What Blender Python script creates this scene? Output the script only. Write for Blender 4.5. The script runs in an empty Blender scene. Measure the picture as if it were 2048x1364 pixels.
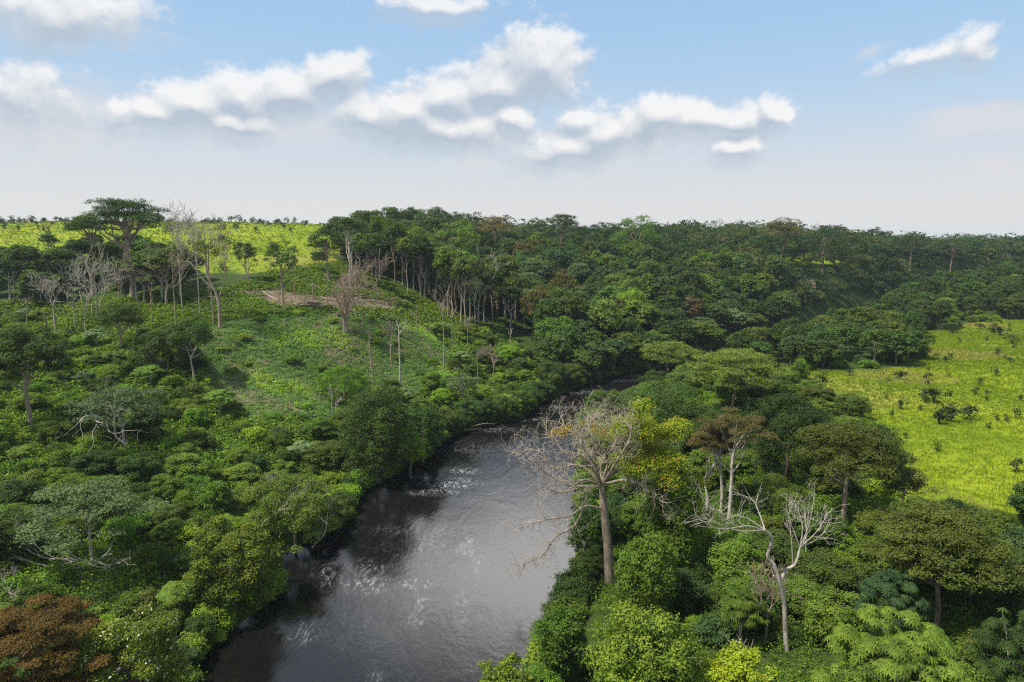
import bpy, math, random
import numpy as np
PI = math.pi
rng = np.random.default_rng(11)
random.seed(5)
S = bpy.context.scene
COL = S.collection
R = math.radians

# ------------------------------------------------------------------ camera
CAMZ, PITCH, FPX = 48.0, R(8.5), 1366.0
cam = bpy.data.cameras.new('camera')
cam.sensor_width = 36.0
cam.lens = 36.0 * FPX / 2048.0
cam.clip_start, cam.clip_end = 0.5, 30000
camo = bpy.data.objects.new('camera', cam)
camo.location = (0, 0, CAMZ)
camo.rotation_euler = (PI / 2 - PITCH, 0, 0)
COL.objects.link(camo)
S.camera = camo

# ------------------------------------------------------------------ light, exposure
SUN_EL, SUN_AZ = R(58), R(248)          # azimuth from +Y, clockwise: high, from the left and a little behind
SUN_STRENGTH, SKY_STRENGTH, EXPOSURE = 5.0, 0.10, 0.45
S.view_settings.view_transform = 'Standard'
S.view_settings.look = 'None'
S.view_settings.exposure = EXPOSURE
S.view_settings.gamma = 1.0
S.render.engine = 'CYCLES'
S.cycles.max_bounces = 6
S.cycles.diffuse_bounces = 3
S.cycles.glossy_bounces = 3
S.cycles.transmission_bounces = 4
S.cycles.volume_bounces = 1
S.cycles.use_denoising = False
S.cycles.pixel_filter_type = 'BLACKMAN_HARRIS'
S.cycles.filter_width = 1.15
S.cycles.sample_clamp_indirect = 4.0

sl = bpy.data.lights.new('sun', 'SUN')
sl.energy, sl.angle, sl.color = SUN_STRENGTH, R(2.0), (1.0, 0.955, 0.89)
so = bpy.data.objects.new('sun', sl)
so.rotation_euler = (PI / 2 - SUN_EL, 0, PI - SUN_AZ)
so.location = (0, 0, 200)
COL.objects.link(so)


def ray(px, py):
    dx, dy = (px - 1024) / FPX, -(py - 682) / FPX
    return np.array([dx, math.cos(PITCH) + dy * math.sin(PITCH), -math.sin(PITCH) + dy * math.cos(PITCH)])


def pix(px, py, Y):
    d = ray(px, py)
    t = Y / d[1]
    return np.array([d[0] * t, Y, CAMZ + d[2] * t])


def zpt(px, py, z):
    d = ray(px, py)
    t = (z - CAMZ) / d[2]
    return np.array([d[0] * t, d[1] * t, z])


def proj(p):
    y, z = p[1], p[2] - CAMZ
    dep = y * math.cos(PITCH) - z * math.sin(PITCH)
    up = y * math.sin(PITCH) + z * math.cos(PITCH)
    return 1024 + FPX * p[0] / dep, 682 - FPX * up / dep


def azel(px, py):
    d = ray(px, py)
    return math.atan2(d[0], d[1]), math.atan2(d[2], math.hypot(d[0], d[1]))


# ------------------------------------------------------------------ node helpers
class NT:
    def __init__(s, tree):
        s.t = tree; s.n = tree.nodes; s.l = tree.links

    def new(s, kind, **kw):
        n = s.n.new(kind)
        for k, v in kw.items():
            setattr(n, k, v)
        return n

    def put(s, sock, v):
        if isinstance(v, bpy.types.NodeSocket):
            s.l.new(v, sock)
        elif v is not None:
            sock.default_value = v

    def math(s, op, a, b=None, c=None, clamp=False):
        n = s.new('ShaderNodeMath', operation=op, use_clamp=clamp)
        for i, v in enumerate((a, b, c)):
            s.put(n.inputs[i], v)
        return n.outputs[0]

    def mix(s, f, a, b, blend='MIX'):
        n = s.new('ShaderNodeMix', data_type='RGBA', blend_type=blend)
        s.put(n.inputs[0], f)
        for i, v in ((6, a), (7, b)):
            if isinstance(v, tuple) and len(v) == 3:
                v = (*v, 1)
            s.put(n.inputs[i], v)
        return n.outputs[2]

    def ramp(s, v, lo, hi, a=0.0, b=1.0, smooth=True):
        n = s.new('ShaderNodeMapRange', interpolation_type='SMOOTHSTEP' if smooth else 'LINEAR')
        for i, q in enumerate((v, lo, hi, a, b)):
            s.put(n.inputs[i], q)
        return n.outputs[0]

    def noise(s, vec, scale, detail=4, rough=0.5, dist=0.0):
        n = s.new('ShaderNodeTexNoise')
        s.put(n.inputs['Vector'], vec)
        n.inputs['Scale'].default_value = scale
        n.inputs['Detail'].default_value = detail
        n.inputs['Roughness'].default_value = rough
        n.inputs['Distortion'].default_value = dist
        return n.outputs[0]

    def mapping(s, vec, loc=(0, 0, 0), rot=(0, 0, 0), sc=(1, 1, 1), kind='POINT'):
        n = s.new('ShaderNodeMapping', vector_type=kind)
        s.put(n.inputs[0], vec)
        n.inputs[1].default_value = loc
        n.inputs[2].default_value = rot
        n.inputs[3].default_value = sc
        return n.outputs[0]

    def vlen(s, vec):
        n = s.new('ShaderNodeVectorMath', operation='LENGTH')
        s.put(n.inputs[0], vec)
        return n.outputs['Value']


# ------------------------------------------------------------------ world: sky with clouds
W = bpy.data.worlds.new('World')
S.world = W
W.use_nodes = True
W.node_tree.nodes.clear()
w = NT(W.node_tree)
sky = w.new('ShaderNodeTexSky', sky_type='NISHITA', sun_disc=False)
sky.sun_elevation, sky.sun_rotation = SUN_EL, SUN_AZ
sky.air_density, sky.dust_density, sky.ozone_density, sky.altitude = 1.0, 2.0, 1.5, 400
tc = w.new('ShaderNodeTexCoord')
sep = w.new('ShaderNodeSeparateXYZ'); w.l.new(tc.outputs['Generated'], sep.inputs[0])
az = w.math('ARCTAN2', sep.outputs[0], sep.outputs[1])
el = w.math('ARCSINE', sep.outputs[2])
comb = w.new('ShaderNodeCombineXYZ'); w.l.new(az, comb.inputs[0]); w.l.new(el, comb.inputs[1])
AE = comb.outputs[0]

# cloud lobes in photograph degrees: (x, y, half width, half height, tilt deg, weight)
CUM = [(1085, 128, 100, 62, -4, 1), (985, 165, 95, 52, -16, 1), (900, 195, 110, 48, -10, 1), (820, 222, 120, 50, -4, 1), (880, 250, 165, 34, 5, .95), (740, 222, 80, 34, 0, .8),
       (665, 152, 88, 36, -12, 1), (575, 178, 90, 40, -10, 1), (480, 185, 95, 46, -8, 1), (390, 205, 105, 42, -8, 1), (310, 228, 105, 28, -4, .95), (455, 236, 110, 26, 0, .9),
       (1320, 236, 80, 38, -6, 1), (1400, 238, 95, 24, -6, .85), (1552, 224, 40, 26, -6, .95), (1480, 230, 60, 20, -6, .8), (1215, 262, 100, 38, -10, .8), (1130, 292, 95, 26, -8, .72), (1170, 235, 60, 24, -10, .6),
       (1480, 284, 55, 20, -10, .8), (140, 22, 175, 48, -6, .72), (30, 182, 120, 50, 0, .52),
       (1022, 238, 46, 26, -8, .9), (1950, 88, 60, 24, -12, .55), (1860, 104, 80, 14, -12, .42), (880, 6, 110, 14, 0, .45)]
SOFT = [(940, 325, 75, 22, -14, .75), (950, 290, 60, 16, 0, .7), (1980, 235, 210, 34, -5, .9), (2000, 330, 100, 22, -6, .6), (230, 318, 40, 14, 0, .5), (1380, 328, 90, 9, -8, .4),
        (100, 250, 300, 90, 0, .7), (560, 255, 360, 50, -5, .6), (1250, 290, 330, 50, -8, .5), (1740, 110, 40, 14, -20, .35), (900, 262, 260, 40, 4, .8), (420, 240, 270, 34, -2, .7), (1290, 265, 220, 40, -8, .75), (130, 50, 200, 40, 0, .5)]


def density_group(name, lobes, amp, scale, stretch, warp):
    g = bpy.data.node_groups.new(name, 'ShaderNodeTree')
    g.interface.new_socket('V', in_out='INPUT', socket_type='NodeSocketVector')
    g.interface.new_socket('D', in_out='OUTPUT', socket_type='NodeSocketFloat')
    g.interface.new_socket('B', in_out='OUTPUT', socket_type='NodeSocketFloat')
    q = NT(g)
    gi, go = q.new('NodeGroupInput'), q.new('NodeGroupOutput')
    v = gi.outputs[0]
    wn = q.new('ShaderNodeTexNoise'); q.l.new(v, wn.inputs['Vector'])
    wn.inputs['Scale'].default_value = 14; wn.inputs['Detail'].default_value = 3
    vm = q.new('ShaderNodeVectorMath', operation='MULTIPLY_ADD')
    q.l.new(wn.outputs['Color'], vm.inputs[0]); vm.inputs[1].default_value = (warp, warp * .6, 0); q.l.new(v, vm.inputs[2])
    sh = q.new('ShaderNodeVectorMath', operation='SUBTRACT'); q.l.new(vm.outputs[0], sh.inputs[0]); sh.inputs[1].default_value = (warp * .5, warp * .3, 0)
    vw = sh.outputs[0]
    best = None
    for (x, y, a, b, t, wt) in lobes:
        a0, e0 = azel(x, y)
        ra = (azel(x + a, y)[0] - azel(x - a, y)[0]) / 2
        re = (azel(x, y - b)[1] - azel(x, y + b)[1]) / 2
        m = q.mapping(vw, (a0, e0, 0), (0, 0, R(-t)), (ra, re * 1.22, 1), 'TEXTURE')
        d = q.math('MULTIPLY_ADD', q.vlen(m), -wt, wt)
        best = d if best is None else q.math('SMOOTH_MAX', best, d, .25)
    n1 = q.noise(q.mapping(v, sc=(scale, scale * stretch, 1)), 1.0, 9, .62)
    d = q.math('MULTIPLY_ADD', n1, amp, q.math('ADD', best, -.5 * amp))
    q.l.new(d, go.inputs[0]); q.l.new(best, go.inputs[1])
    return g


def use_group(g, v):
    n = w.new('ShaderNodeGroup'); n.node_tree = g
    w.l.new(v, n.inputs[0])
    return n.outputs[0], n.outputs[1]


gc = density_group('cumulus_density', CUM, 1.75, 30, 1.25, .06)
gs = density_group('veil_density', SOFT, .9, 10, 3.5, .06)
dc, bc = use_group(gc, AE)
dc2, bc2 = use_group(gc, w.mapping(AE, (.005, .016, 0)))
ds, _b = use_group(gs, AE)
base = w.new('ShaderNodeVectorMath', operation='SCALE'); w.l.new(sky.outputs[0], base.inputs[0]); base.inputs['Scale'].default_value = SKY_STRENGTH
# humid air: the sky pales towards the horizon
hz = w.ramp(el, R(0), R(27), 1.0, 0.0)
pale = w.mix(w.ramp(el, R(2), R(15)), (.74, .735, .73), (.50, .68, .86))
skyc = w.mix(w.math('MULTIPLY', hz, .97), w.mix(.70, base.outputs[0], (.35, .605, .93)), pale)
sa = w.math('MULTIPLY', w.ramp(ds, -.10, .6), .70)
skyc = w.mix(sa, skyc, (.72, .715, .73))
skyc = w.mix(w.math('MULTIPLY', w.ramp(dc2, -.35, .45), .55), skyc, (.50, .575, .67))
low = w.math('MULTIPLY_ADD', w.math('SUBTRACT', bc, bc2), .85, w.math('MULTIPLY', w.math('SUBTRACT', dc, dc2), .55))
lit = w.math('ADD', low, w.math('MULTIPLY_ADD', w.ramp(dc, .3, 1.2), -.14, .46), clamp=True)
ccol = w.mix(w.ramp(lit, .08, 1.0, smooth=False), (.45, .53, .625), (.97, .95, .93))
ca = w.math('MULTIPLY', w.ramp(dc, -.30, w.math('MULTIPLY_ADD', w.ramp(lit, .30, .7), -.14, .46)), .82)
skyc = w.mix(ca, skyc, ccol)
# unseen broken cloud, added for river reflections, greyed higher up to cut ambient light
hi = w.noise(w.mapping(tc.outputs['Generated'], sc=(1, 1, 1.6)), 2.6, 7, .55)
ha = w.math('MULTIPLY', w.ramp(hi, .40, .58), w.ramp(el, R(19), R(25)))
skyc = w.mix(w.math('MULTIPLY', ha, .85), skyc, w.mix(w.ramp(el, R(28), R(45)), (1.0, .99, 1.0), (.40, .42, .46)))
added_glow = w.vlen(w.mapping(AE, (R(3), R(27), 0), (0, 0, 0), (R(22), R(10), 1), 'TEXTURE'))  # over-bright unseen sky patch, added above the view to brighten the river
skyc = w.mix(w.math('MULTIPLY', w.ramp(w.math('MULTIPLY_ADD', hi, 1.2, added_glow), 1.6, .9), w.ramp(el, R(18.2), R(20.5))), skyc, (4.6, 4.55, 4.5))
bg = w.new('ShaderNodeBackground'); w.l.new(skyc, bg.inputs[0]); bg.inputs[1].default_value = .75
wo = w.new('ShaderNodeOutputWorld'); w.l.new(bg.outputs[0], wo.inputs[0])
W.cycles.sampling_method = 'MANUAL'
W.cycles.sample_map_resolution = 512


# ------------------------------------------------------------------ materials
def new_mat(name):
    m = bpy.data.materials.new(name)
    m.use_nodes = True
    m.node_tree.nodes.clear()
    return m, NT(m.node_tree)


def foliage(name, dark, light, special=None, trans=.30, rough=.6, spec=.13):
    m, q = new_mat(name)
    v = q.new('ShaderNodeAttribute', attribute_name='v').outputs['Fac']
    col = q.mix(v, dark, light)
    if special:
        k = q.new('ShaderNodeAttribute', attribute_name='k').outputs['Fac']
        col = q.mix(k, col, special)
    oi = q.new('ShaderNodeObjectInfo')
    tcn = q.new('ShaderNodeTexCoord')
    hn = q.noise(tcn.outputs['Object'], .22, 2)
    h = q.new('ShaderNodeHueSaturation')
    q.put(h.inputs['Hue'], q.math('ADD', q.math('MULTIPLY_ADD', oi.outputs['Random'], .035, .4825), q.math('MULTIPLY_ADD', hn, .05, -.025)))
    q.put(h.inputs['Value'], q.math('MULTIPLY_ADD', q.math('FRACT', q.math('MULTIPLY', oi.outputs['Random'], 7.13)), .80, .74))
    h.inputs['Saturation'].default_value = 1.0
    q.put(h.inputs['Color'], col)
    p = q.new('ShaderNodeBsdfPrincipled')
    q.put(p.inputs['Base Color'], h.outputs[0]); p.inputs['Roughness'].default_value = rough
    p.inputs['Specular IOR Level'].default_value = spec
    t = q.new('ShaderNodeBsdfTranslucent')
    q.put(t.inputs[0], q.mix(1.0, h.outputs[0], (1.25, 1.3, .55), 'MULTIPLY'))
    ms = q.new('ShaderNodeMixShader'); ms.inputs[0].default_value = trans
    q.l.new(p.outputs[0], ms.inputs[1]); q.l.new(t.outputs[0], ms.inputs[2])
    o = q.new('ShaderNodeOutputMaterial'); q.l.new(ms.outputs[0], o.inputs[0])
    return m


def bark(name, a, b, scale=3.0):
    m, q = new_mat(name)
    tcn = q.new('ShaderNodeTexCoord')
    n = q.noise(q.mapping(tcn.outputs['Object'], sc=(1, 1, .3)), scale, 6, .65)
    n2 = q.noise(tcn.outputs['Object'], .6, 3)
    col = q.mix(q.ramp(n, .3, .7), a, b)
    col = q.mix(q.math('MULTIPLY', q.ramp(n2, .5, .7), .45), col, (.10, .085, .06))
    p = q.new('ShaderNodeBsdfPrincipled'); q.put(p.inputs['Base Color'], col); p.inputs['Roughness'].default_value = .85
    p.inputs['Specular IOR Level'].default_value = .2
    bp = q.new('ShaderNodeBump'); bp.inputs['Strength'].default_value = .5; bp.inputs['Distance'].default_value = .05
    q.put(bp.inputs['Height'], n); q.l.new(bp.outputs[0], p.inputs['Normal'])
    o = q.new('ShaderNodeOutputMaterial'); q.l.new(p.outputs[0], o.inputs[0])
    return m


M = {
    'dark': foliage('leaf_dark_green', (.018, .036, .008), (.082, .136, .022)),
    'mid': foliage('leaf_mid_green', (.030, .060, .008), (.136, .212, .022)),
    'bright': foliage('leaf_bright_green', (.055, .115, .010), (.190, .300, .022)),
    'lime': foliage('leaf_lime_green', (.085, .150, .010), (.240, .330, .024)),
    'olive': foliage('leaf_olive', (.042, .064, .010), (.150, .196, .030)),
    'blue': foliage('leaf_blue_green', (.020, .042, .014), (.088, .142, .038)),
    'grey': foliage('leaf_grey_green', (.046, .080, .028), (.145, .205, .072)),
    'yellow': foliage('leaf_yellow_tipped', (.030, .058, .006), (.100, .142, .013), (.165, .195, .018)),
    'rust': foliage('leaf_rust', (.055, .034, .008), (.190, .100, .022), (.07, .07, .015)),
    'flower': foliage('leaf_white_flowered', (.055, .100, .010), (.200, .270, .022), (.74, .74, .52), trans=.2),
    'orange': foliage('leaf_yellow_orange', (.105, .150, .010), (.290, .340, .018), (.45, .22, .02)),
    'brown': foliage('leaf_brownish', (.058, .058, .016), (.180, .145, .042)),
    'mass': foliage('leaf_forest_mass', (.018, .036, .010), (.088, .146, .030), (.160, .165, .045)),
    'grass': foliage('grass_blade', (.090, .130, .007), (.175, .222, .010), (.26, .20, .07), trans=.25, spec=.1),
    'crop': foliage('crop_leaf', (.050, .092, .020), (.155, .235, .050), (.23, .30, .03)),
    'under': foliage('undergrowth_leaf', (.038, .076, .007), (.160, .245, .020), (.23, .27, .02)),
    'savshrub': foliage('savanna_shrub_leaf', (.020, .034, .012), (.060, .075, .025)),
    'pale': bark('bark_pale', (.26, .22, .17), (.46, .41, .33)),
    'twig': bark('bark_twig', (.27, .22, .16), (.46, .40, .32)),
    'white': bark('bark_bleached', (.30, .255, .20), (.50, .44, .36)),
    'tan': bark('bark_tan', (.20, .15, .10), (.36, .29, .21)),
    'brownbark': bark('bark_brown', (.10, .07, .05), (.22, .165, .12)),
    'deadwood': bark('dead_wood', (.22, .15, .11), (.36, .27, .20)),
}


# ------------------------------------------------------------------ mesh building
class MB:
    def __init__(s):
        s.V, s.F, s.a, s.k, s.n = [], [], [], [], 0

    def add(s, V, F, a=0.5, k=0.0):
        V = np.asarray(V, float); F = np.asarray(F, int)
        s.V.append(V); s.F.append(F + s.n); s.n += len(V)
        s.a.append(np.broadcast_to(np.asarray(a, float), (len(F),)))
        s.k.append(np.broadcast_to(np.asarray(k, float), (len(F),)))

    def mesh(s, name, mat, smooth=False):
        V = np.concatenate(s.V); F = np.concatenate(s.F)
        me = bpy.data.meshes.new(name)
        me.vertices.add(len(V)); me.vertices.foreach_set('co', V.astype(np.float32).ravel())
        me.loops.add(F.size); me.loops.foreach_set('vertex_index', F.astype(np.int32).ravel())
        me.polygons.add(len(F)); me.polygons.foreach_set('loop_start', np.arange(0, F.size, 4, dtype=np.int32))
        me.polygons.foreach_set('use_smooth', np.full(len(F), smooth))
        for nm, lst in (('v', s.a), ('k', s.k)):
            at_ = me.attributes.new(nm, 'FLOAT', 'FACE')
            at_.data.foreach_set('value', np.concatenate(lst).astype(np.float32))
        me.update(calc_edges=True)
        me.materials.append(mat)
        return me

    def obj(s, name, mat, parent=None, smooth=False):
        o = bpy.data.objects.new(name, s.mesh(name, mat, smooth))
        COL.objects.link(o)
        o.parent = parent
        return o


def nrm(v):
    return v / np.maximum(np.linalg.norm(v, axis=-1, keepdims=True), 1e-9)


def tube(mb, P, rad, sides=6):
    P = np.asarray(P, float); k = len(P)
    T = nrm(np.gradient(P, axis=0))
    up = np.tile(np.array([0.31, 0.95, 0.05]), (k, 1))
    A = nrm(np.cross(T, up)); B = np.cross(T, A)
    th = np.arange(sides) * 2 * PI / sides
    V = P[:, None] + np.asarray(rad, float)[:, None, None] * (np.cos(th)[None, :, None] * A[:, None] + np.sin(th)[None, :, None] * B[:, None])
    i = np.arange(k - 1)[:, None] * sides; j = np.arange(sides)[None]; j2 = (j + 1) % sides
    F = np.stack([i + j, i + j2, i + sides + j2, i + sides + j], -1).reshape(-1, 4)
    mb.add(V.reshape(-1, 3), F)


def curve(P, n):
    """smooth resample of a polyline (Catmull-Rom)"""
    P = np.asarray(P, float)
    Q = np.vstack([2 * P[0] - P[1], P, 2 * P[-1] - P[-2]])
    out = []
    for t in np.linspace(0, len(P) - 1 - 1e-6, n):
        i = int(t); f = t - i
        a, b, c, d = Q[i:i + 4]
        out.append(.5 * (2 * b + (c - a) * f + (2 * a - 5 * b + 4 * c - d) * f * f + (3 * b - a - 3 * c + d) * f ** 3))
    return np.array(out)


RMIN = [.012]


def branch(mb, p, d, L, r, depth, g, spread=.7, up=.15, wig=.25, kids=3, tip=.3, ends=None, sides=6):
    """a limb that wanders and forks"""
    n = 5 if depth > 0 else 4
    P = [np.array(p, float)]; d = nrm(np.array(d, float))
    for i in range(n):
        d = nrm(d + g.normal(0, wig, 3) + np.array([0, 0, up * .3]))
        P.append(P[-1] + d * L / n)
    P = np.array(P)
    rad = np.linspace(max(r, RMIN[0]), max(r * tip, RMIN[0]), n + 1)
    tube(mb, P, rad, max(3, sides))
    if depth <= 0:
        if ends is not None:
            ends.append(P[-1])
        return
    for c in range(kids):
        i = n if c == 0 else int(g.integers(2, n + 1))
        ax = nrm(g.normal(0, 1, 3))
        nd = nrm(d + ax * spread * (.6 if c == 0 else 1.0) + np.array([0, 0, up]))
        branch(mb, P[i], nd, L * g.uniform(.55, .8), max(rad[i] * (.85 if c == 0 else .65), .012), depth - 1, g, spread, up, wig, kids, tip, ends, max(3, sides - 1))


def leaves(mb, P, N, L, Wd, g, a, k=0.0, droop=.25, T=None):
    n = len(P)
    if T is None:
        T = g.normal(0, 1, (n, 3))
    T = nrm(T - N * (T * N).sum(1, keepdims=True))
    T = nrm(T - np.array([0, 0, droop]))
    B = nrm(np.cross(N, T))
    L = np.broadcast_to(L, (n,))[:, None] * g.uniform(.7, 1.3, (n, 1)); Wd = np.broadcast_to(Wd, (n,))[:, None] * g.uniform(.7, 1.3, (n, 1))
    V = np.stack([P - T * L * .5, P + B * Wd * .5 - T * L * .08, P + T * L * .5, P - B * Wd * .5 - T * L * .08], 1)
    mb.add(V.reshape(-1, 3), np.arange(4 * n).reshape(n, 4), a, k)


def crown(mb, lobes, n, L, Wd, g, up=.35, low=-.3, tw=.45, shell=.35, per=6, jit=.55, tips=0.0, special=0.0, rosette=False, droop=.25):
    """leafy twigs over many lobes; lobes are (x, y, z, rx, ry, rz)"""
    lobes = np.asarray(lobes, float)
    C, Rr = lobes[:, :3], lobes[:, 3:]
    area = (Rr[:, 0] * Rr[:, 1] + Rr[:, 0] * Rr[:, 2] * 1.2)
    m = max(1, n // per)
    idx = g.choice(len(lobes), m, p=area / area.sum())
    d = nrm(g.normal(0, 1, (m, 3)))
    bad = d[:, 2] < low
    d[bad, 2] *= -1
    r = 1 - shell * g.random(m)[:, None] ** 1.6
    tp = C[idx] + d * r * Rr[idx]
    N0 = nrm(d / Rr[idx])
    lv = g.random(len(lobes))[idx]; tv = g.random(m)
    if rosette:
        ph = np.linspace(0, 2 * PI, per, endpoint=False)[None] + g.uniform(0, 6, (m, 1))
        Na = nrm(N0 + np.array([0, 0, .9]) + g.normal(0, .25, (m, 3)))
        A = nrm(np.cross(Na, np.array([.3, .9, .1]))); B = np.cross(Na, A)
        T = np.cos(ph)[..., None] * A[:, None] + np.sin(ph)[..., None] * B[:, None]
        P = tp[:, None] + T * L * .5 - np.array([0, 0, L * .16])
        NN = nrm(Na[:, None] + T * .45)
        a = np.repeat(np.clip(.5 * lv + .5 * tv, 0, 1), per)
        leaves(mb, P.reshape(-1, 3), NN.reshape(-1, 3), L, Wd, g, a, 0, .14, T.reshape(-1, 3))
        return
    P = (tp[:, None] + g.normal(0, tw, (m, per, 3)) * np.array([1, 1, .7])).reshape(-1, 3)
    N = nrm(np.repeat(N0, per, 0) + np.array([0, 0, up]) + g.normal(0, jit, (m * per, 3)))
    a = np.clip(np.repeat(.4 * lv + .35 * tv, per) + .25 * g.random(m * per), 0, 1)
    k = np.zeros(m * per)
    if tips:
        top = np.repeat((d[:, 2] + .35 * g.normal(0, 1, m)) > (1 - tips), per)
        k = np.where(top, g.uniform(.5, 1, m * per), 0)
    if special:
        k = np.maximum(k, (g.random(m * per) < special) * 1.0)
    leaves(mb, P, N, L, Wd, g, a, k, droop)


def dome(c, Rx, Rz, n, g, rs=(.26, .44), flat=.75, low=-.15, fill=.8):
    out = []
    for i in range(n):
        z = low + (1 - low) * (i + .5) / n
        ph = i * 2.39996 + g.uniform(-.4, .4)
        q = math.sqrt(max(0, 1 - z * z))
        f = fill * g.uniform(.66, 1.10)
        lr = g.uniform(*rs) * Rx
        if g.random() < .24: f *= g.uniform(1.1, 1.3); lr *= .62
        out.append((c[0] + q * math.cos(ph) * Rx * f, c[1] + q * math.sin(ph) * Rx * f, c[2] + z * Rz * f, lr, lr, lr * flat * min(1.2, max(.6, Rz / Rx))))
    return out


def umbrella(c, Rx, n, g, tiers=3, gap=.22, thick=.22):
    out = []
    for t in range(tiers):
        rr = Rx * (1 - .25 * t) if t else Rx
        for i in range(max(3, n // tiers)):
            ph = i * 2.39996 + t * 1.1 + g.uniform(-.3, .3)
            q = math.sqrt((i + .5) / max(3, n // tiers)) * rr * .85
            lr = g.uniform(.20, .34) * Rx
            out.append((c[0] + q * math.cos(ph), c[1] + q * math.sin(ph), c[2] + (t - tiers / 2) * gap * Rx * .6 - .18 * q * q / Rx + g.uniform(-.1, .1) * Rx, lr, lr, lr * thick / .5))
    return out


def trunk_to(mb, H, r, lobes, g, limbs=8, fork=.55, lean=.06, sides=8):
    """trunk with limbs reaching towards the lobes"""
    P = np.array([[g.normal(0, lean) * H * (t ** 1.3), g.normal(0, lean) * H * (t ** 1.3), H * t] for t in (0, .25, .5, .75, 1)])
    P[0, :2] = 0; P[0, 2] = -1.0
    Q = curve(P, 9)
    tube(mb, Q, np.concatenate([[r * 1.5], np.linspace(r, r * .55, 8)]), sides)
    lobes = np.asarray(lobes, float)
    for i in g.choice(len(lobes), min(limbs, len(lobes)), replace=False):
        f = g.uniform(fork, 1.0)
        s = Q[int(f * 8)]
        e = lobes[i, :3]
        mid = .5 * (s + e) + np.array([0, 0, -.12 * np.linalg.norm(e - s)]) + g.normal(0, .06, 3) * np.linalg.norm(e - s)
        tube(mb, curve([s, mid, e], 6), np.linspace(r * .5, r * .12, 6), 5)
    return Q


def tag(o, label, cat, group=None, kind=None):
    o['label'] = label
    if cat: o['category'] = cat
    if group: o['group'] = group
    if kind: o['kind'] = kind
    return o


def empty(name, loc, rz=0.0, sc=(1, 1, 1)):
    o = bpy.data.objects.new(name, None)
    o.location = [float(c) for c in loc]; o.rotation_euler = (0, 0, rz); o.scale = sc
    o.empty_display_size = .5
    COL.objects.link(o)
    return o


# ------------------------------------------------------------------ river outline (water level z = 0)
LB = [(300, 1560), (370, 1364), (420, 1290), (490, 1240), (548, 1195), (545, 1120), (610, 1085), (690, 1050), (715, 990), (765, 962), (868, 905), (885, 880), (960, 852), (1045, 838), (1085, 803), (1160, 772), (1220, 752), (1272, 743)]
RB = [(1010, 1560), (1060, 1364), (1095, 1290), (1120, 1220), (1168, 1150), (1170, 1080), (1160, 1000), (1165, 940), (1168, 880), (1180, 832), (1210, 797), (1268, 771), (1330, 757)]
lb = [zpt(x, y, 0)[:2] for x, y in LB]; rb = [zpt(x, y, 0)[:2] for x, y in RB]
lb = [np.array([-40., -60.])] + lb + [np.array(q, float) for q in ((72, 265), (115, 318), (190, 402), (320, 500), (600, 600))]
rb = [np.array([0., -60.])] + rb + [np.array(q, float) for q in ((100, 262), (143, 313), (212, 388), (340, 476), (610, 570))]
RIV = np.array(lb + rb[::-1])


def poly_in(poly, X, Y):
    poly = np.asarray(poly, float)
    ins = np.zeros(X.shape, bool)
    for (x1, y1), (x2, y2) in zip(poly, np.roll(poly, -1, 0)):
        c = ((y1 > Y) != (y2 > Y)) & (X < (x2 - x1) * (Y - y1) / (y2 - y1 + 1e-12) + x1)
        ins ^= c
    return ins


def poly_dist(poly, X, Y):
    """signed distance, negative inside"""
    poly = np.asarray(poly, float)
    D = np.full(X.shape, 1e9)
    for a, b in zip(poly, np.roll(poly, -1, 0)):
        e = b - a; L2 = (e ** 2).sum() + 1e-9
        t = np.clip(((X - a[0]) * e[0] + (Y - a[1]) * e[1]) / L2, 0, 1)
        D = np.minimum(D, np.hypot(X - a[0] - t * e[0], Y - a[1] - t * e[1]))
    return np.where(poly_in(poly, X, Y), -D, D)


# ------------------------------------------------------------------ terrain height
CP = [zpt(*q) for q in ((0, 1364, 5), (200, 1364, 4), (0, 1050, 9), (300, 1050, 5), (0, 900, 12), (300, 900, 8), (550, 900, 5), (0, 750, 18), (300, 750, 15), (600, 750, 12), (800, 750, 8), (900, 800, 4), (560, 830, 8.5),
      (440, 655, 24), (200, 690, 19.5), (700, 650, 22), (600, 620, 26), (850, 650, 18), (950, 660, 13), (100, 620, 25), (600, 560, 33), (300, 560, 33), (0, 540, 36),
      (1700, 760, 9), (2048, 800, 9), (2048, 1000, 9), (1850, 900, 9), (2048, 650, 9), (1800, 700, 9), (1600, 780, 8), (1500, 1100, 6), (1900, 1200, 7.5), (1400, 1300, 4), (2048, 1364, 7), (1350, 900, 5))]
CP += [np.array(q, float) for q in ((-173, 450, 58), (-340, 450, 58), (-80, 450, 53), (-300, 700, 46), (-100, 650, 44), (-200, 40, 12), (-300, 150, 22), (-400, 300, 42), (-90, 15, 5), (70, 15, 4), (250, 80, 10), (420, 300, 11),
      (0, 330, 17), (70, 350, 18), (0, 400, 31), (100, 420, 32), (50, 460, 38), (-55, 400, 42), (-60, 320, 32), (200, 480, 37), (250, 560, 40), (350, 540, 29), (450, 620, 32), (140, 350, 12), (0, 600, 40), (200, 700, 34), (500, 800, 22), (700, 500, 15), (-700, 500, 45), (-600, 100, 25), (700, 100, 12))]
CP = np.array(CP)


def tps_k(r2):
    return r2 * np.log(r2 + 1e-6)


_n = len(CP); _s = 100.0
_K = tps_k((((CP[:, None, :2] - CP[None, :, :2]) / _s) ** 2).sum(-1)) + np.eye(_n) * .02
_P = np.c_[np.ones(_n), CP[:, :2] / _s]
_A = np.block([[_K, _P], [_P.T, np.zeros((3, 3))]])
_w = np.linalg.solve(_A, np.r_[CP[:, 2], 0, 0, 0])


def smooth(a, b, x):
    t = np.clip((x - a) / (b - a), 0, 1)
    return t * t * (3 - 2 * t)


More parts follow.
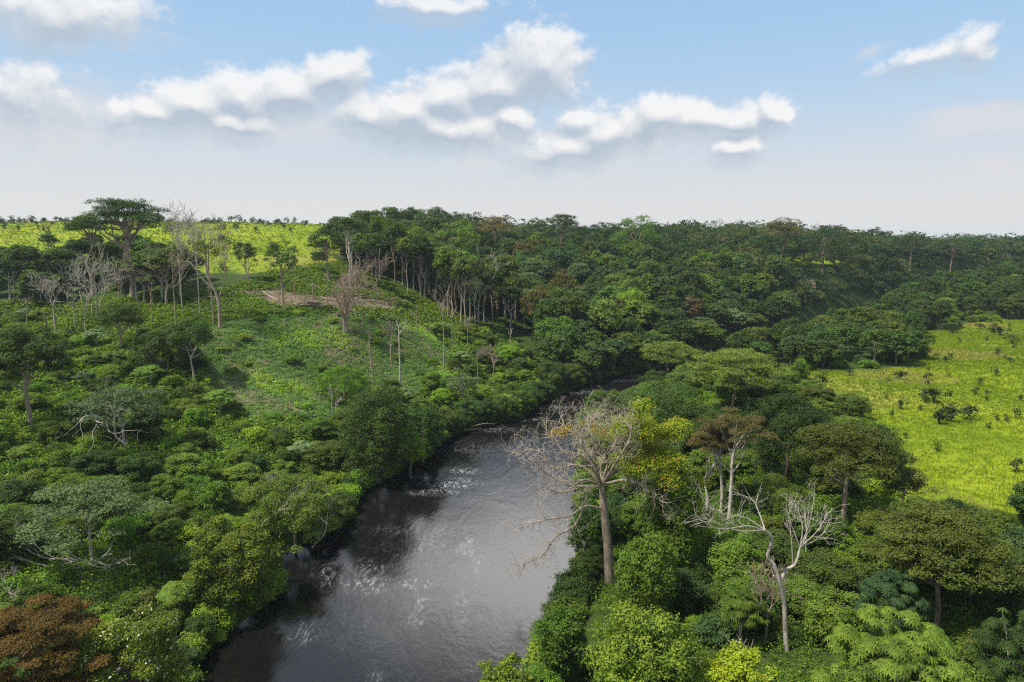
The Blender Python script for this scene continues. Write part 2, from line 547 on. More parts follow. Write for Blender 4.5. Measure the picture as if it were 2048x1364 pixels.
def height(X, Y):
    X = np.asarray(X, float); Y = np.asarray(Y, float)
    sh = X.shape; x = X.ravel(); y = Y.ravel()
    xc, yc = np.clip(x, -750, 750), np.clip(y, -40, 850)
    h = np.full(x.shape, _w[_n]) + _w[_n + 1] * xc / _s + _w[_n + 2] * yc / _s
    for i in range(_n):
        h += _w[i] * tps_k(((xc - CP[i, 0]) / _s) ** 2 + ((yc - CP[i, 1]) / _s) ** 2)
    h = np.clip(h, 1.5, 60)
    h += .5 * np.sin(x * .11 + 1.3) * np.sin(y * .09) + .25 * np.sin(x * .31 + y * .17) * np.cos(y * .27)
    d = np.hypot(x, y)
    far = 22 + 12 * np.sin(x * .0011 + .4) * np.cos(y * .0009) + 30 * smooth(3000, 5200, d) * (.75 + .25 * np.sin(x * .0024 + 1))
    h = h + (far - h) * smooth(650, 1400, d)
    sd = poly_dist(RIV, x, y)
    h = np.where(sd > 0, .15 + (h - .15) * (.35 * smooth(0, 5, sd) + .65 * smooth(2, 26, sd)), -np.minimum(2.0, -sd * .45))
    return h.reshape(sh)


def gh(x, y):
    return float(height(np.array([x]), np.array([y]))[0])


_T = np.concatenate([np.arange(25, 300, .75), np.arange(300, 900, 2.5)])


def at(px, py):
    """where the line of sight through a place in the photograph meets the ground"""
    d = ray(px, py)
    d = d / math.hypot(d[0], d[1])
    X, Y, Z = d[0] * _T, d[1] * _T, CAMZ + d[2] * _T
    H_ = np.maximum(height(X, Y), 0)
    i = np.argmax(Z < H_)
    if Z[i] >= H_[i]:
        i = len(_T) - 1
    return np.array([X[i], Y[i], H_[i]])


def apoly(pts):
    return np.array([at(*p)[:2] if len(p) == 2 else p[:2] for p in pts])


SAV_L = apoly([(-60, 545), (150, 512), (300, 530), (440, 545), (560, 545), (660, 520), (690, 500), (-95, 350, 0), (-72, 430, 0), (-78, 700, 0), (-700, 700, 0), (-700, 280, 0)])
SAV_R = apoly([(1590, 748), (1700, 742), (1845, 735), (1850, 665), (1920, 648), (2048, 638), (2300, 640), (2600, 1100), (2048, 1055), (1990, 1035), (1880, 1012), (1800, 1040), (1795, 960), (1790, 860), (1700, 830), (1640, 795)])
CROP = apoly([(420, 645), (480, 600), (640, 630), (790, 630), (850, 660), (900, 710), (900, 770), (760, 800), (650, 840), (520, 840), (430, 790), (390, 700)])
SOIL = apoly([(465, 583), (560, 580), (640, 592), (740, 598), (800, 603), (790, 622), (700, 626), (640, 618), (560, 618), (520, 606)])
SAV_C = np.array([(110, 432), (150, 440), (215, 452), (225, 466), (150, 462), (100, 450)], float)


# ------------------------------------------------------------------ ground sheet
def make_terrain():
    ang = np.linspace(R(-100), R(100), 520)
    rad = np.concatenate([np.linspace(3, 60, 26)[:-1], np.geomspace(60, 700, 330), np.geomspace(720, 14000, 60)])
    A, Rd = np.meshgrid(ang, rad)
    X, Y = Rd * np.sin(A), Rd * np.cos(A)
    Z = height(X, Y)
    nr, na = X.shape
    V = np.stack([X, Y, Z], -1).reshape(-1, 3)
    i = np.arange(nr - 1)[:, None] * na; j = np.arange(na - 1)[None]
    F = np.stack([i + j, i + j + 1, i + na + j + 1, i + na + j], -1).reshape(-1, 4)
    mb = MB(); mb.add(V, F)
    m, q = new_mat('ground_soil_and_turf')
    z = q.new('ShaderNodeAttribute', attribute_name='zone').outputs['Color']
    sp = q.new('ShaderNodeSeparateColor'); q.l.new(z, sp.inputs[0])
    tcn = q.new('ShaderNodeTexCoord'); P = tcn.outputs['Object']
    n1, n2, n3 = q.noise(P, .05, 5, .6), q.noise(P, .6, 5, .6), q.noise(P, .018, 4)
    under = q.mix(n2, (.014, .028, .006), (.055, .085, .014))
    sav = q.mix(q.ramp(n1, .35, .65), (.13, .185, .008), (.195, .235, .010))
    sav = q.mix(q.math('MULTIPLY', q.ramp(n3, .54, .66), .55), sav, (.25, .215, .05))
    sav = q.mix(q.math('MULTIPLY', q.ramp(n2, .5, .75), .4), sav, (.16, .22, .012))
    crop = q.mix(q.ramp(n1, .42, .58), (.15, .11, .07), (.075, .11, .030))
    soil = q.mix(q.ramp(n2, .3, .7), (.11, .078, .05), (.19, .145, .098))
    c = q.mix(sp.outputs[0], under, sav); c = q.mix(sp.outputs[1], c, crop); c = q.mix(sp.outputs[2], c, soil)
    p = q.new('ShaderNodeBsdfPrincipled'); q.put(p.inputs['Base Color'], c); p.inputs['Roughness'].default_value = .95; p.inputs['Specular IOR Level'].default_value = .1
    bp = q.new('ShaderNodeBump'); bp.inputs['Strength'].default_value = .6; bp.inputs['Distance'].default_value = .4
    q.put(bp.inputs['Height'], n2); q.l.new(bp.outputs[0], p.inputs['Normal'])
    o = q.new('ShaderNodeOutputMaterial'); q.l.new(p.outputs[0], o.inputs[0])
    ob = mb.obj('ground', m, None, True)
    ob['kind'] = 'structure'
    x, y = V[:, 0], V[:, 1]
    jit = 2.2 * np.sin(x * .37 + 2 * np.sin(y * .21)) + 1.6 * np.sin(y * .53 + x * .2)
    C = np.zeros((len(V), 4), np.float32); C[:, 3] = 1
    wide = 1 + smooth(250, 450, y) * 2
    sav = np.maximum(np.maximum(smooth(3, -3, poly_dist(SAV_L, x, y) + jit * wide), smooth(2, -2, poly_dist(SAV_R, x, y) + jit)), smooth(4, -4, poly_dist(SAV_C, x, y) + jit * 2))
    C[:, 0] = sav
    C[:, 1] = smooth(3, -3, poly_dist(CROP, x, y) + jit)
    C[:, 2] = smooth(3, -3, poly_dist(SOIL, x, y) + 1.3 * jit + 1.6 * np.sin(x * 1.3 + y * .9))
    at_ = ob.data.attributes.new('zone', 'FLOAT_COLOR', 'POINT')
    at_.data.foreach_set('color', C.ravel())
    return ob


make_terrain()


# ------------------------------------------------------------------ river water
FOAM = [(925, 942, 40, 7, .9), (905, 965, 60, 12, 1.0), (870, 985, 60, 7, .7), (1005, 860, 60, 6, .5), (1110, 815, 60, 5, .5), (1180, 785, 70, 5, .5), (1235, 760, 50, 4, .45), (1050, 838, 40, 5, .6),
        (835, 1168, 34, 12, 1.0), (840, 1205, 22, 16, .75), (735, 1170, 60, 22, .6), (730, 1135, 50, 18, .5), (860, 1090, 40, 24, .5), (935, 1090, 26, 22, .6), (955, 1120, 16, 30, .5), (600, 1265, 40, 26, .5), (655, 1150, 30, 30, .45),
        (920, 1210, 24, 50, .4), (830, 1240, 30, 20, .5), (890, 1060, 50, 14, .45), (750, 1355, 14, 14, .5), (950, 1000, 60, 10, .3), (800, 1060, 80, 14, .3), (700, 1255, 160, 60, .16), (850, 1130, 160, 90, .2), (950, 900, 90, 25, .3)]


def make_water():
    xs, ys = np.arange(-62, 640, .8), np.arange(-60, 605, .8)
    X, Y = np.meshgrid(xs, ys)
    D = poly_dist(RIV, X, Y)
    keep = D < 2.5
    idx = -np.ones(X.shape, int); idx[keep] = np.arange(keep.sum())
    q4 = np.stack([idx[:-1, :-1], idx[:-1, 1:], idx[1:, 1:], idx[1:, :-1]], -1).reshape(-1, 4)
    q4 = q4[(q4 >= 0).all(1)]
    V = np.c_[X[keep], Y[keep], np.zeros(keep.sum())]
    mb = MB(); mb.add(V, q4)
    m, q = new_mat('river_water')
    tcn = q.new('ShaderNodeTexCoord'); P = tcn.outputs['Object']
    f = q.new('ShaderNodeAttribute', attribute_name='foam').outputs['Fac']
    flow = q.mapping(P, rot=(0, 0, R(-20)), sc=(1, .45, 1))
    r1, r2, r3 = q.noise(flow, 1.6, 5, .65, .6), q.noise(flow, .22, 4, .55, 1.2), q.noise(flow, 5.0, 3, .6)
    fl = dict(rot=(0, 0, R(-25)))
    turb = q.noise(q.mapping(P, sc=(1, .42, 1), **fl), .8, 8, .66, 2.8)
    pat = q.noise(q.mapping(P, sc=(1.1, .40, 1), **fl), .38, 5, .55, 2.2)
    line = q.ramp(q.math('ABSOLUTE', q.math('SUBTRACT', pat, .5)), .085, .0)
    foam = q.math('MULTIPLY', q.math('MULTIPLY', q.ramp(f, .0, .95), q.ramp(turb, .40, .70)), q.math('MULTIPLY_ADD', line, .80, .07), clamp=True)
    hgt = q.math('ADD', q.math('MULTIPLY', r1, .55), q.math('MULTIPLY_ADD', r2, 1.5, q.math('MULTIPLY', r3, .10)))
    bp = q.new('ShaderNodeBump'); bp.inputs['Strength'].default_value = .15; bp.inputs['Distance'].default_value = .20
    q.put(bp.inputs['Height'], hgt)
    df = q.new('ShaderNodeBsdfDiffuse'); q.put(df.inputs['Color'], q.mix(foam, (.006, .0055, .005), (.46, .46, .46)))
    gl = q.new('ShaderNodeBsdfGlossy'); gl.inputs['Color'].default_value = (1, 1, 1, 1); gl.inputs['Roughness'].default_value = .08
    q.l.new(bp.outputs[0], gl.inputs['Normal'])
    fr = q.new('ShaderNodeFresnel'); fr.inputs['IOR'].default_value = 1.33
    ms = q.new('ShaderNodeMixShader')
    q.put(ms.inputs[0], q.math('MULTIPLY', q.math('MULTIPLY_ADD', fr.outputs[0], .22, .062), q.math('SUBTRACT', 1.0, foam)))
    q.l.new(df.outputs[0], ms.inputs[1]); q.l.new(gl.outputs[0], ms.inputs[2])
    o = q.new('ShaderNodeOutputMaterial'); q.l.new(ms.outputs[0], o.inputs[0])
    ob = mb.obj('river_water', m, None, True)
    ob['kind'] = 'structure'
    fo = np.zeros(len(V))
    for (px, py, a, b, s) in FOAM:
        c = zpt(px, py, 0)[:2]
        u = zpt(px + a, py, 0)[:2] - c; v = zpt(px, py - b, 0)[:2] - c
        Mi = np.linalg.inv(np.array([u, v]).T)
        rel = (V[:, :2] - c) @ Mi.T
        fo = np.maximum(fo, s * smooth(1.6, .2, np.hypot(rel[:, 0], rel[:, 1])))
    at_ = ob.data.attributes.new('foam', 'FLOAT', 'POINT')
    at_.data.foreach_set('value', fo.astype(np.float32))


make_water()



# ------------------------------------------------------------------ labels from what stands nearby
LM = [(430, 560, 'the forked pale twin trunks'), (690, 590, 'the brown leafless thicket tree'), (260, 440, 'the great flat-topped tree'), (1265, 590, 'the bright green tree'), (745, 720, 'the leaning snag'),
      (885, 660, 'the tallest snag'), (970, 630, 'the fallen white limb'), (600, 600, 'the felled brown plot'), (1125, 450, 'the flat skyline crown'), (1465, 730, 'the feathery pale tree'), (1240, 745, 'the far river bend'),
      (1570, 490, 'the grass gap on the ridge'), (1740, 735, 'the upper savanna edge'), (1990, 640, 'the far savanna corner'), (755, 870, 'the vine-draped dome tree'), (470, 1130, 'the yellow-tipped tree'),
      (170, 1050, 'the grey umbrella tree'), (90, 1280, 'the rust-brown tree'), (260, 1300, 'the white-flowered tree'), (590, 1020, 'the weeping bank tree'), (240, 820, 'the contorted white-limbed tree'),
      (1210, 980, 'the big half-bare tree'), (1560, 1120, 'the bleached forked tree'), (1440, 930, 'the three white trunks'), (1690, 950, 'the olive round-headed tree'), (1815, 985, 'the leaning savanna-edge tree'),
      (1880, 1090, 'the vine-clad layered tree'), (1780, 1300, 'the big palmate-leaved tree'), (1290, 1130, 'the vine mound'), (1290, 1290, 'the yellow-green bank tree'), (570, 740, 'the crop field'), (100, 600, 'the row of dead trees'),
      (60, 740, 'the dark spreading tree'), (1850, 820, 'the open savanna'), (1780, 480, 'the eastern skyline'), (820, 480, 'the forest corner'), (560, 490, 'the mid grass hill'), (60, 480, 'the far grass hill')]
USED = {}


def where(p, top=0.0):
    x, y = proj((p[0], p[1], p[2] + top * .7))
    b = min(LM, key=lambda q: (q[0] - x) ** 2 + (1.6 * (q[1] - y)) ** 2)
    dx, dy = x - b[0], 1.6 * (y - b[1])
    dist = math.hypot(dx, dy)
    gap = 'close ' if dist < 60 else ('' if dist < 110 else 'well ')
    if abs(dx) > abs(dy):
        rel = 'right of' if dx > 0 else 'left of'
    else:
        rel = 'below' if dy > 0 else 'above'
    return f'{gap}{rel} {b[2]}'


def auto_label(look, p, H, sizes=(8, 13)):
    size = 'small' if H < sizes[0] else ('tall' if H > sizes[1] else 'mid-sized')
    return f'{size} {look} {where(p, H)}'


# ------------------------------------------------------------------ tree prototypes (meshes; copied objects share them)
def proto(lobes, H, r, mat, leafn, L, Wd, seed, barkm='brownbark', limbs=8, **kw):
    g = np.random.default_rng(seed)
    t, c = MB(), MB()
    trunk_to(t, H * .75, r, lobes, g, limbs)
    crown(c, lobes, leafn, L, Wd, g, **kw)
    return t.mesh('trunk', M[barkm], True), c.mesh('crown', M[mat])


def G(s):
    return np.random.default_rng(s)


FAR = []   # canopy trees of the far slope: (meshes, look, unit height, unit radius)
for i, (mat, kind, look) in enumerate([('dark', 'd', 'dark green domed forest tree'), ('dark', 't', 'dark green tall-crowned forest tree'), ('dark', 'd', 'dark green broad forest tree'), ('mid', 'd', 'fresh green domed forest tree'),
                                       ('mid', 't', 'fresh green upright forest tree'), ('blue', 'd', 'blue-green domed forest tree'), ('blue', 'f', 'blue-green layered forest tree'), ('olive', 'd', 'olive rounded forest tree'), ('olive', 'f', 'olive layered forest tree'),
                                       ('dark', 'u', 'dark flat-topped forest tree'), ('grey', 'f', 'pale grey-green feathery forest tree'), ('brown', 'd', 'brownish thin-leaved forest tree')]):
    g = G(100 + i)
    H = 18.0
    if kind == 'd': lob = dome((0, 0, 11.5), 6.6, 6.5, 30, g, (.20, .40), .7, -.45)
    elif kind == 't': lob = dome((0, 0, 11), 5.0, 7.5, 28, g, (.26, .46), .7, -.55)
    elif kind == 'f': lob = dome((0, 0, 12), 7.0, 5.5, 34, g, (.24, .40), .30, -.2)
    else: lob = umbrella((0, 0, 16), 7.0, 26, g, 3, .24, .16)
    FAR.append((proto(lob, H, .35, mat, 2400 if mat == 'brown' else 5200, .85, .46, 200 + i, 'pale' if i % 3 == 0 else 'brownbark', 9, tw=.42, up=.40, low=-.25, jit=.38, shell=.25), look, H, 6.6))

EDGE = []  # tall forest-edge trees whose bare pale trunks show
for i, mat in enumerate(['dark', 'mid', 'dark', 'olive']):
    g = G(140 + i)
    lob = dome((0, 0, 16.5), 5.2, 4.2, 22, g, (.26, .46), .6, -.4)
    EDGE.append((proto(lob, 20.0, .34, mat, 4200, .75, .4, 240 + i, ['pale', 'tan', 'brownbark', 'tan'][i], 10, tw=.45), ['dark', 'fresh green', 'dark', 'olive'][i] + ' long-trunked tree', 20.0, 5.2))

MID = []   # bank and near forest trees
for i, (mat, kind, look) in enumerate([('dark', 'd', 'dark green rounded tree'), ('mid', 'd', 'fresh green rounded tree'), ('mid', 't', 'fresh green upright tree'), ('olive', 'd', 'olive green rounded tree'), ('blue', 'd', 'blue-green rounded tree'),
                                       ('dark', 't', 'dark green upright tree'), ('bright', 'd', 'light green rounded tree'), ('olive', 'f', 'olive layered tree'), ('mid', 'v', 'green tree smothered in vines')]):
    g = G(300 + i)
    if kind == 'd': lob = dome((0, 0, 6.2), 5.2, 5.2, 42, g, (.15, .34), .75, -.75)
    elif kind == 't': lob = dome((0, 0, 6.5), 3.8, 6.0, 40, g, (.2, .38), .8, -.8)
    elif kind == 'f': lob = dome((0, 0, 7.5), 5.5, 4.0, 40, g, (.2, .34), .3, -.35)
    else: lob = dome((0, 0, 5.5), 3.6, 6.0, 46, g, (.18, .34), 1.1, -.9)
    MID.append((proto(lob, 12.0, .26, mat, 19000, .42, .22, 400 + i, 'brownbark', 10, tw=.32, low=-.45, up=.3, per=8, jit=.40), look, 12.0, 5.2))

BUSH = []
for i, (mat, look) in enumerate([('mid', 'fresh green bush'), ('under', 'leafy green bush'), ('bright', 'light green bush'), ('dark', 'dark green bush'), ('olive', 'olive bush'), ('blue', 'blue-green bush'), ('lime', 'yellow-green bush'), ('under', 'rambling green bush')]):
    g = G(500 + i)
    lob = dome((0, 0, 1.4), 2.6, 2.2, 16, g, (.22, .48), .8, -.5, .8)
    c = MB(); crown(c, lob, 4600, .36, .18, g, low=-.4, tw=.26, per=8, jit=.40)
    t = MB(); trunk_to(t, 2.2, .09, lob, g, 7, .15, .1, 5)
    BUSH.append(((t.mesh('stem', M['brownbark'], True), c.mesh('foliage', M[mat])), look, 3.6, 2.6))

ROS = []   # palmate-leaved pioneer saplings
for i, mat in enumerate(['mid', 'grey']):
    g = G(540 + i)
    lob = dome((0, 0, 4.2), 2.8, 1.9, 22, g, (.2, .35), .6, -.1)
    c = MB(); crown(c, lob, 2600, .75, .20, g, low=-.05, per=9, rosette=True)
    t = MB(); trunk_to(t, 4.0, .11, lob, g, 9, .4, .05, 6)
    ROS.append(((t.mesh('trunk', M['pale'], True), c.mesh('crown', M[mat])), ['green palmate-leaved young tree', 'grey-green palmate-leaved young tree'][i], 6.2, 2.8))

SHR = []
for i in range(4):
    g = G(560 + i)
    lob = [(g.normal(0, .45), g.normal(0, .45), g.uniform(.6, 2.0), *[g.uniform(.35, .65)] * 3) for _ in range(6)]
    c = MB(); crown(c, lob, 260, .34, .17, g, low=-.6, tw=.2, per=5)
    for q in lob[:4]:
        tube(c, curve([(0, 0, -.2), (q[0] * .5, q[1] * .5, q[2] * .5), q[:3]], 4), [.06, .05, .04, .02], 4)
    SHR.append(c.mesh('savanna_shrub', M['savshrub']))

BLOCK = []   # footprints already taken (x, y, r)


def put(name, pr, loc, H, Rx, label, cat='tree', group=None, rz=None, parts=('trunk', 'crown')):
    (tm, cm), look, h0, r0 = pr
    o = empty(name, loc, rng.uniform(0, 6.28) if rz is None else rz, (Rx / r0, Rx / r0, H / h0))
    for nm, me in zip(parts, (tm, cm)):
        c = bpy.data.objects.new(nm, me); COL.objects.link(c); c.parent = o
    tag(o, label, cat, group)
    return o


def clear(x, y, r, f=.7):
    return all((x - a) ** 2 + (y - b) ** 2 > (f * (r + c)) ** 2 for a, b, c in BLOCK)


# ------------------------------------------------------------------ single trees of the photograph
def spec(px, pb, pt, wpx):
    b = at(px, pb)
    top = pix(px, pt, b[1])
    dep = b[1] * math.cos(PITCH) - (b[2] + (top[2] - b[2]) * .6 - CAMZ) * math.sin(PITCH)
    return b, top[2] - b[2], wpx * .5 * dep / FPX


def single(name, px, pb, pt, wpx, label, mat, kind='d', n=16000, L=.42, barkm='brownbark', low=None, tips=0, special=0, cat='tree', seed=None, per=7, nl=None, block=True, tr=.02, flat=False, shape=None, rs=None, limbs=10, **kw):
    b, H, Rx = spec(px, pb, pt, wpx)
    g = G(seed if seed else int(px * 7 + pt))
    if kind == 'd': lob = dome((0, 0, H * .50), Rx, H * .46, nl or 60, g, rs or (.13, .30), .8, -.8)
    elif kind == 'top': lob = dome((0, 0, H * .66), Rx, H * .32, nl or 46, g, rs or (.15, .32), .65, -.5)
    elif kind == 'f': lob = dome((0, 0, H * .62), Rx, H * .36, nl or 56, g, rs or (.16, .30), .28, -.35)
    elif kind == 'u': lob = umbrella((0, 0, H * .92), Rx, nl or 40, g, 3, .22, .15)
    elif kind == 'vine': lob = dome((0, 0, H * .48), Rx, H * .5, nl or 60, g, rs or (.2, .36), 1.1, -.9)
    if flat: lob = [(x * 1.35, y * 1.35, H * .9 + (z - H * .9) * 1.2, a * .8, b_ * .8, c_ * .35) for x, y, z, a, b_, c_ in lob]
    t, c = MB(), MB()
    trunk_to(t, H * (.85 if kind == 'u' else .72), max(.08, H * tr), lob, g, limbs, .5 if kind != 'u' else .6)
    n, L = int(n * 1.35), L * .86
    crown(c, lob, n, L, L * .5, g, low=-.45 if low is None else low, tw=L * .75, per=per, jit=.40, tips=tips, special=special, **kw)
    o = empty(name, b)
    t.obj('trunk', M[barkm], o, True); c.obj('crown', M[mat], o)
    tag(o, label, cat)
    if block: BLOCK.append((b[0], b[1], Rx))
    return o, b, H, Rx


# left bank, foreground
single('rust_tree', 80, 1500, 1195, 260, 'rust-brown flat-crowned tree at the foot of the left bank thicket', 'rust', 'f', 60000, .24, low=-.1, tips=0, special=.1, rs=(.16, .30))
single('flowering_tree', 262, 1480, 1225, 225, 'light green tree sprinkled with small white flowers beside the rust-brown tree', 'flower', 'd', 26000, .34, special=.05)
single('bank_tree', 470, 1215, 1045, 190, 'round tree with yellow-green leaf tips overhanging the dark water', 'yellow', 'd', 26000, .40, tips=.45, nl=80)
o, b, H, Rx = single('umbrella_tree', 185, 1125, 985, 250, 'grey-green umbrella tree with exposed bleached limbs in the left bank thicket', 'grey', 'u', 10000, .46, 'white', low=-.1, nl=40, limbs=4, flat=True)
t = MB(); g = G(31)
for (x0, x1, y1, dy) in ((150, 40, 1050, -4), (150, 85, 1030, -5), (165, 120, 1020, -5), (175, 150, 1030, -4.5), (185, 250, 1075, -5), (190, 300, 1085, -4), (160, 60, 1075, -5)):
    s = np.array([(x0 - 170) * Rx / 145, dy * .5, H * .12]); e = np.array([(x1 - 170) * Rx / 145, dy, H * (1125 - y1) / 140 * .9])
    m_ = .5 * (s + e) + np.array([0, 0, -.2 * H]) * .5
    P_ = curve([s, m_, e], 7); tube(t, P_, np.linspace(.12, .04, 7), 6)
    for k in (3, 4, 5, 6):
        branch(t, P_[k], e - s + g.normal(0, 1.2, 3), 1.9, .05, 1, g, .6, .2, .2, 3)
t.obj('bare_limbs', M['white'], o, True)
o, b, H, Rx = single('weeping_tree', 590, 1098, 945, 200, 'dark leafy tree drooping over the water with pale bare branches at its top', 'olive', 'd', 24000, .36, droop=.7)
t = MB(); g = G(32)
branch(t, (-Rx * .45, -Rx * .6, H * .35), (0, -.1, 1), H * .45, .13, 3, g, .7, .1, .2, 3); branch(t, (Rx * .5, -Rx * .5, H * .15), (.6, -.3, .6), H * .4, .1, 3, g, .7, .1, .25, 3)
t.obj('bare_limbs', M['pale'], o, True)
single('vine_tree', 755, 968, 768, 150, 'tall dense dome tree draped in vines standing at the water below the crop field', 'dark', 'vine', 26000, .44, nl=90)
single('bank_tree', 845, 925, 795, 95, 'very dark rounded tree tucked behind the vine-draped dome tree', 'dark', 'd', 12000, .44)
single('young_tree', 822, 958, 872, 62, 'small bright green tree leaning out over the river below the dome tree', 'lime', 'f', 5000, .42)
o, b, H, Rx = single('spreading_tree', 250, 905, 768, 180, 'grey-green spreading tree showing contorted white limbs in mid thicket', 'grey', 'f', 9000, .5, 'white', low=0.05)
t = MB(); g = G(33)
for d in ((-1, -.5, .35), (-.6, -.8, .5), (.2, -.8, .6), (.8, -.5, -.1), (-.9, -.2, .6)):
    branch(t, (.3, -Rx * .6, H * .55), d, H * .5, .16, 3, g, .9, .05, .4, 2)
branch(t, (Rx * .5, -Rx * .8, H * .25), (-.5, -.2, .8), H * .45, .2, 2, g, .8, .0, .3, 2)
t.obj('bare_limbs', M['white'], o, True)
single('shade_tree', 62, 850, 650, 165, 'dark spreading tree with a pale trunk at the edge of the left thicket', 'dark', 'top', 20000, .48, 'tan')
single('broad_tree', 338, 745, 652, 120, 'low dark tree with a lumpy crown left of the crop field', 'dark', 'd', 12000, .5)
single('slender_tree', 388, 768, 622, 88, 'slim tree with a dark tufted crown on a thin pale trunk beside the crop field', 'dark', 'top', 6000, .5, 'pale', nl=18, tr=.013, rs=(.25, .42))
single('lime_bush', 690, 805, 722, 125, 'rounded lime green bush at the lower side of the crop field', 'bright', 'd', 12000, .40, cat='bush')
single('olive_tree', 245, 700, 602, 95, 'olive yellow tree standing in front of the white dead trees', 'olive', 'f', 7000, .5, 'tan')
single('umbrella_tree', 925, 825, 735, 70, 'pale-trunked young tree with a thin grey-green crown leaning over the far left bank', 'grey', 'f', 2500, .5, 'pale', tr=.02, nl=16)
# trees on the shoulder of the grass hill
single('flat_topped_tree', 265, 600, 402, 190, 'great flat-topped dark tree rising above the skyline over the forked bare branches', 'dark', 'u', 20000, .55, 'tan', low=-.1, nl=60, tr=.03, limbs=18, special=.0)
single('flat_topped_tree', 185, 590, 428, 95, 'lower flat-topped dark tree beside the great skyline tree', 'dark', 'u', 7000, .55, 'tan', low=-.1, nl=22, limbs=10)
single('slender_tree', 452, 560, 430, 30, 'thin tree with one small dark tuft against the sky', 'dark', 'top', 700, .6, 'tan', nl=7, rs=(.4, .6), tr=.01)
single('windswept_tree', 703, 590, 434, 74, 'tall pale tree with thin layered crown at the forest corner by the grass hill', 'dark', 'u', 2600, .6, 'pale', nl=14, tr=.016, limbs=14)
single('layered_tree', 655, 560, 446, 72, 'dark layered tree at the forest corner hanging over the bright grass', 'dark', 'f', 5200, .6, 'tan', low=-.1)
for px, pb, pt, ww, lab in ((495, 565, 480, 44, 'small dark tree standing alone before the bright grass hill'), (566, 612, 470, 56, 'slim vine-hung tree with brown trunk before the grass hill'), (640, 545, 500, 40, 'low dark tree at the foot of the bright grass hill')):
    single('hill_tree', px, pb, pt, ww, lab, 'dark', 'top', 2600, .55, 'tan', nl=14, tr=.016, rs=(.25, .45))
# skyline and far slope
single('bright_tree', 1262, 672, 560, 66, 'bright green tree glowing among the dark slope forest', 'bright', 'd', 7000, .62, nl=34, rs=(.2, .38))
single('flat_topped_tree', 1123, 535, 428, 84, 'flat-topped dark tree breaking the skyline above the slope forest', 'dark', 'u', 4200, .8, nl=24, low=-.1, tr=.014)
single('flat_topped_tree', 990, 540, 436, 100, 'wide thin flat crown on the skyline above the forest', 'brown', 'u', 3600, .8, nl=24, low=-.1, tr=.014)
single('skyline_tree', 1270, 540, 420, 110, 'largest rounded green tree on the forest skyline', 'mid', 'd', 6000, .85, nl=40)
single('skyline_tree', 905, 545, 438, 120, 'broad green dome tree on the skyline at the forest corner', 'mid', 'd', 6500, .8, nl=40)
single('skyline_tree', 810, 540, 430, 95, 'blue-green layered tree on the skyline nearest the grass hill', 'blue', 'f', 5500, .8)
single('skyline_tree', 1435, 540, 432, 70, 'rounded dark tree standing apart on the eastern skyline', 'blue', 'd', 3600, .9)
single('flat_topped_tree', 1560, 545, 440, 112, 'broad flat brownish crown over the ridge grass gap', 'brown', 'u', 4000, .9, nl=26, low=-.1)
single('skyline_tree', 1645, 545, 434, 86, 'bumpy dark tree on the eastern skyline', 'blue', 'd', 4200, .9)
single('skyline_tree', 1820, 545, 457, 44, 'thin tall ragged tree on the eastern skyline', 'dark', 'top', 1500, .9)
single('skyline_tree', 1900, 555, 463, 66, 'wide dark tree at the eastern end of the skyline', 'blue', 'f', 2800, .95)
# right bank
single('feathery_tree', 1465, 835, 690, 185, 'feathery pale olive tree with layered boughs on the right bank', 'olive', 'f', 22000, .46, nl=80, low=-.1)
single('feathery_tree', 1335, 772, 672, 130, 'smaller feathery olive tree at the river bend', 'olive', 'f', 11000, .5, nl=50, low=-.1)
single('bank_tree', 1328, 885, 755, 195, 'wide dark green tree on the right bank above the half-bare tree', 'dark', 'd', 22000, .44, nl=80)
single('round_tree', 1572, 960, 778, 190, 'large dark rounded tree beside the savanna edge', 'dark', 'd', 22000, .42, nl=80)
o, b, H, Rx = single('round_headed_tree', 1688, 1052, 828, 205, 'olive round-headed tree with a tall visible trunk by the savanna', 'olive', 'top', 24000, .36, 'tan', nl=70, tr=.022)
single('leaning_tree', 1802, 1030, 930, 95, 'small grey-green tree on a leaning trunk at the savanna edge', 'olive', 'top', 5000, .36, 'tan', nl=24, tr=.025)
single('layered_tree', 1872, 1270, 1012, 260, 'dark layered tree with a vine-clad trunk spreading in front of the savanna', 'olive', 'f', 34000, .36, nl=100, low=-.15, special=0)
single('vine_mound', 1290, 1262, 1065, 118, 'pointed mound of vines climbing a dead stump on the right bank', 'mid', 'vine', 20000, .36, cat='vines', nl=80)
single('bank_tree', 1292, 1520, 1205, 240, 'yellow-green tree at the water in the lower right bank', 'yellow', 'd', 34000, .36, tips=.4, nl=110)
single('young_tree', 1472, 1500, 1288, 140, 'small yellow tree beside the bleached forked trunk', 'orange', 'd', 14000, .34)
single('bank_tree', 1120, 1370, 1210, 100, 'dark green tree leaning over the water at the right bank', 'mid', 'd', 14000, .38)
single('bank_tree', 1020, 1500, 1320, 150, 'low green tree at the bottom edge of the river', 'yellow', 'd', 14000, .36, tips=.3)
single('dark_tree', 1190, 1120, 1000, 100, 'dark shaded tree behind the trunk of the half-bare tree', 'dark', 'vine', 16000, .42)
single('vine_tree', 1345, 1150, 930, 120, 'vine-hung dark tree beneath the leafy side of the half-bare tree', 'mid', 'vine', 18000, .42)
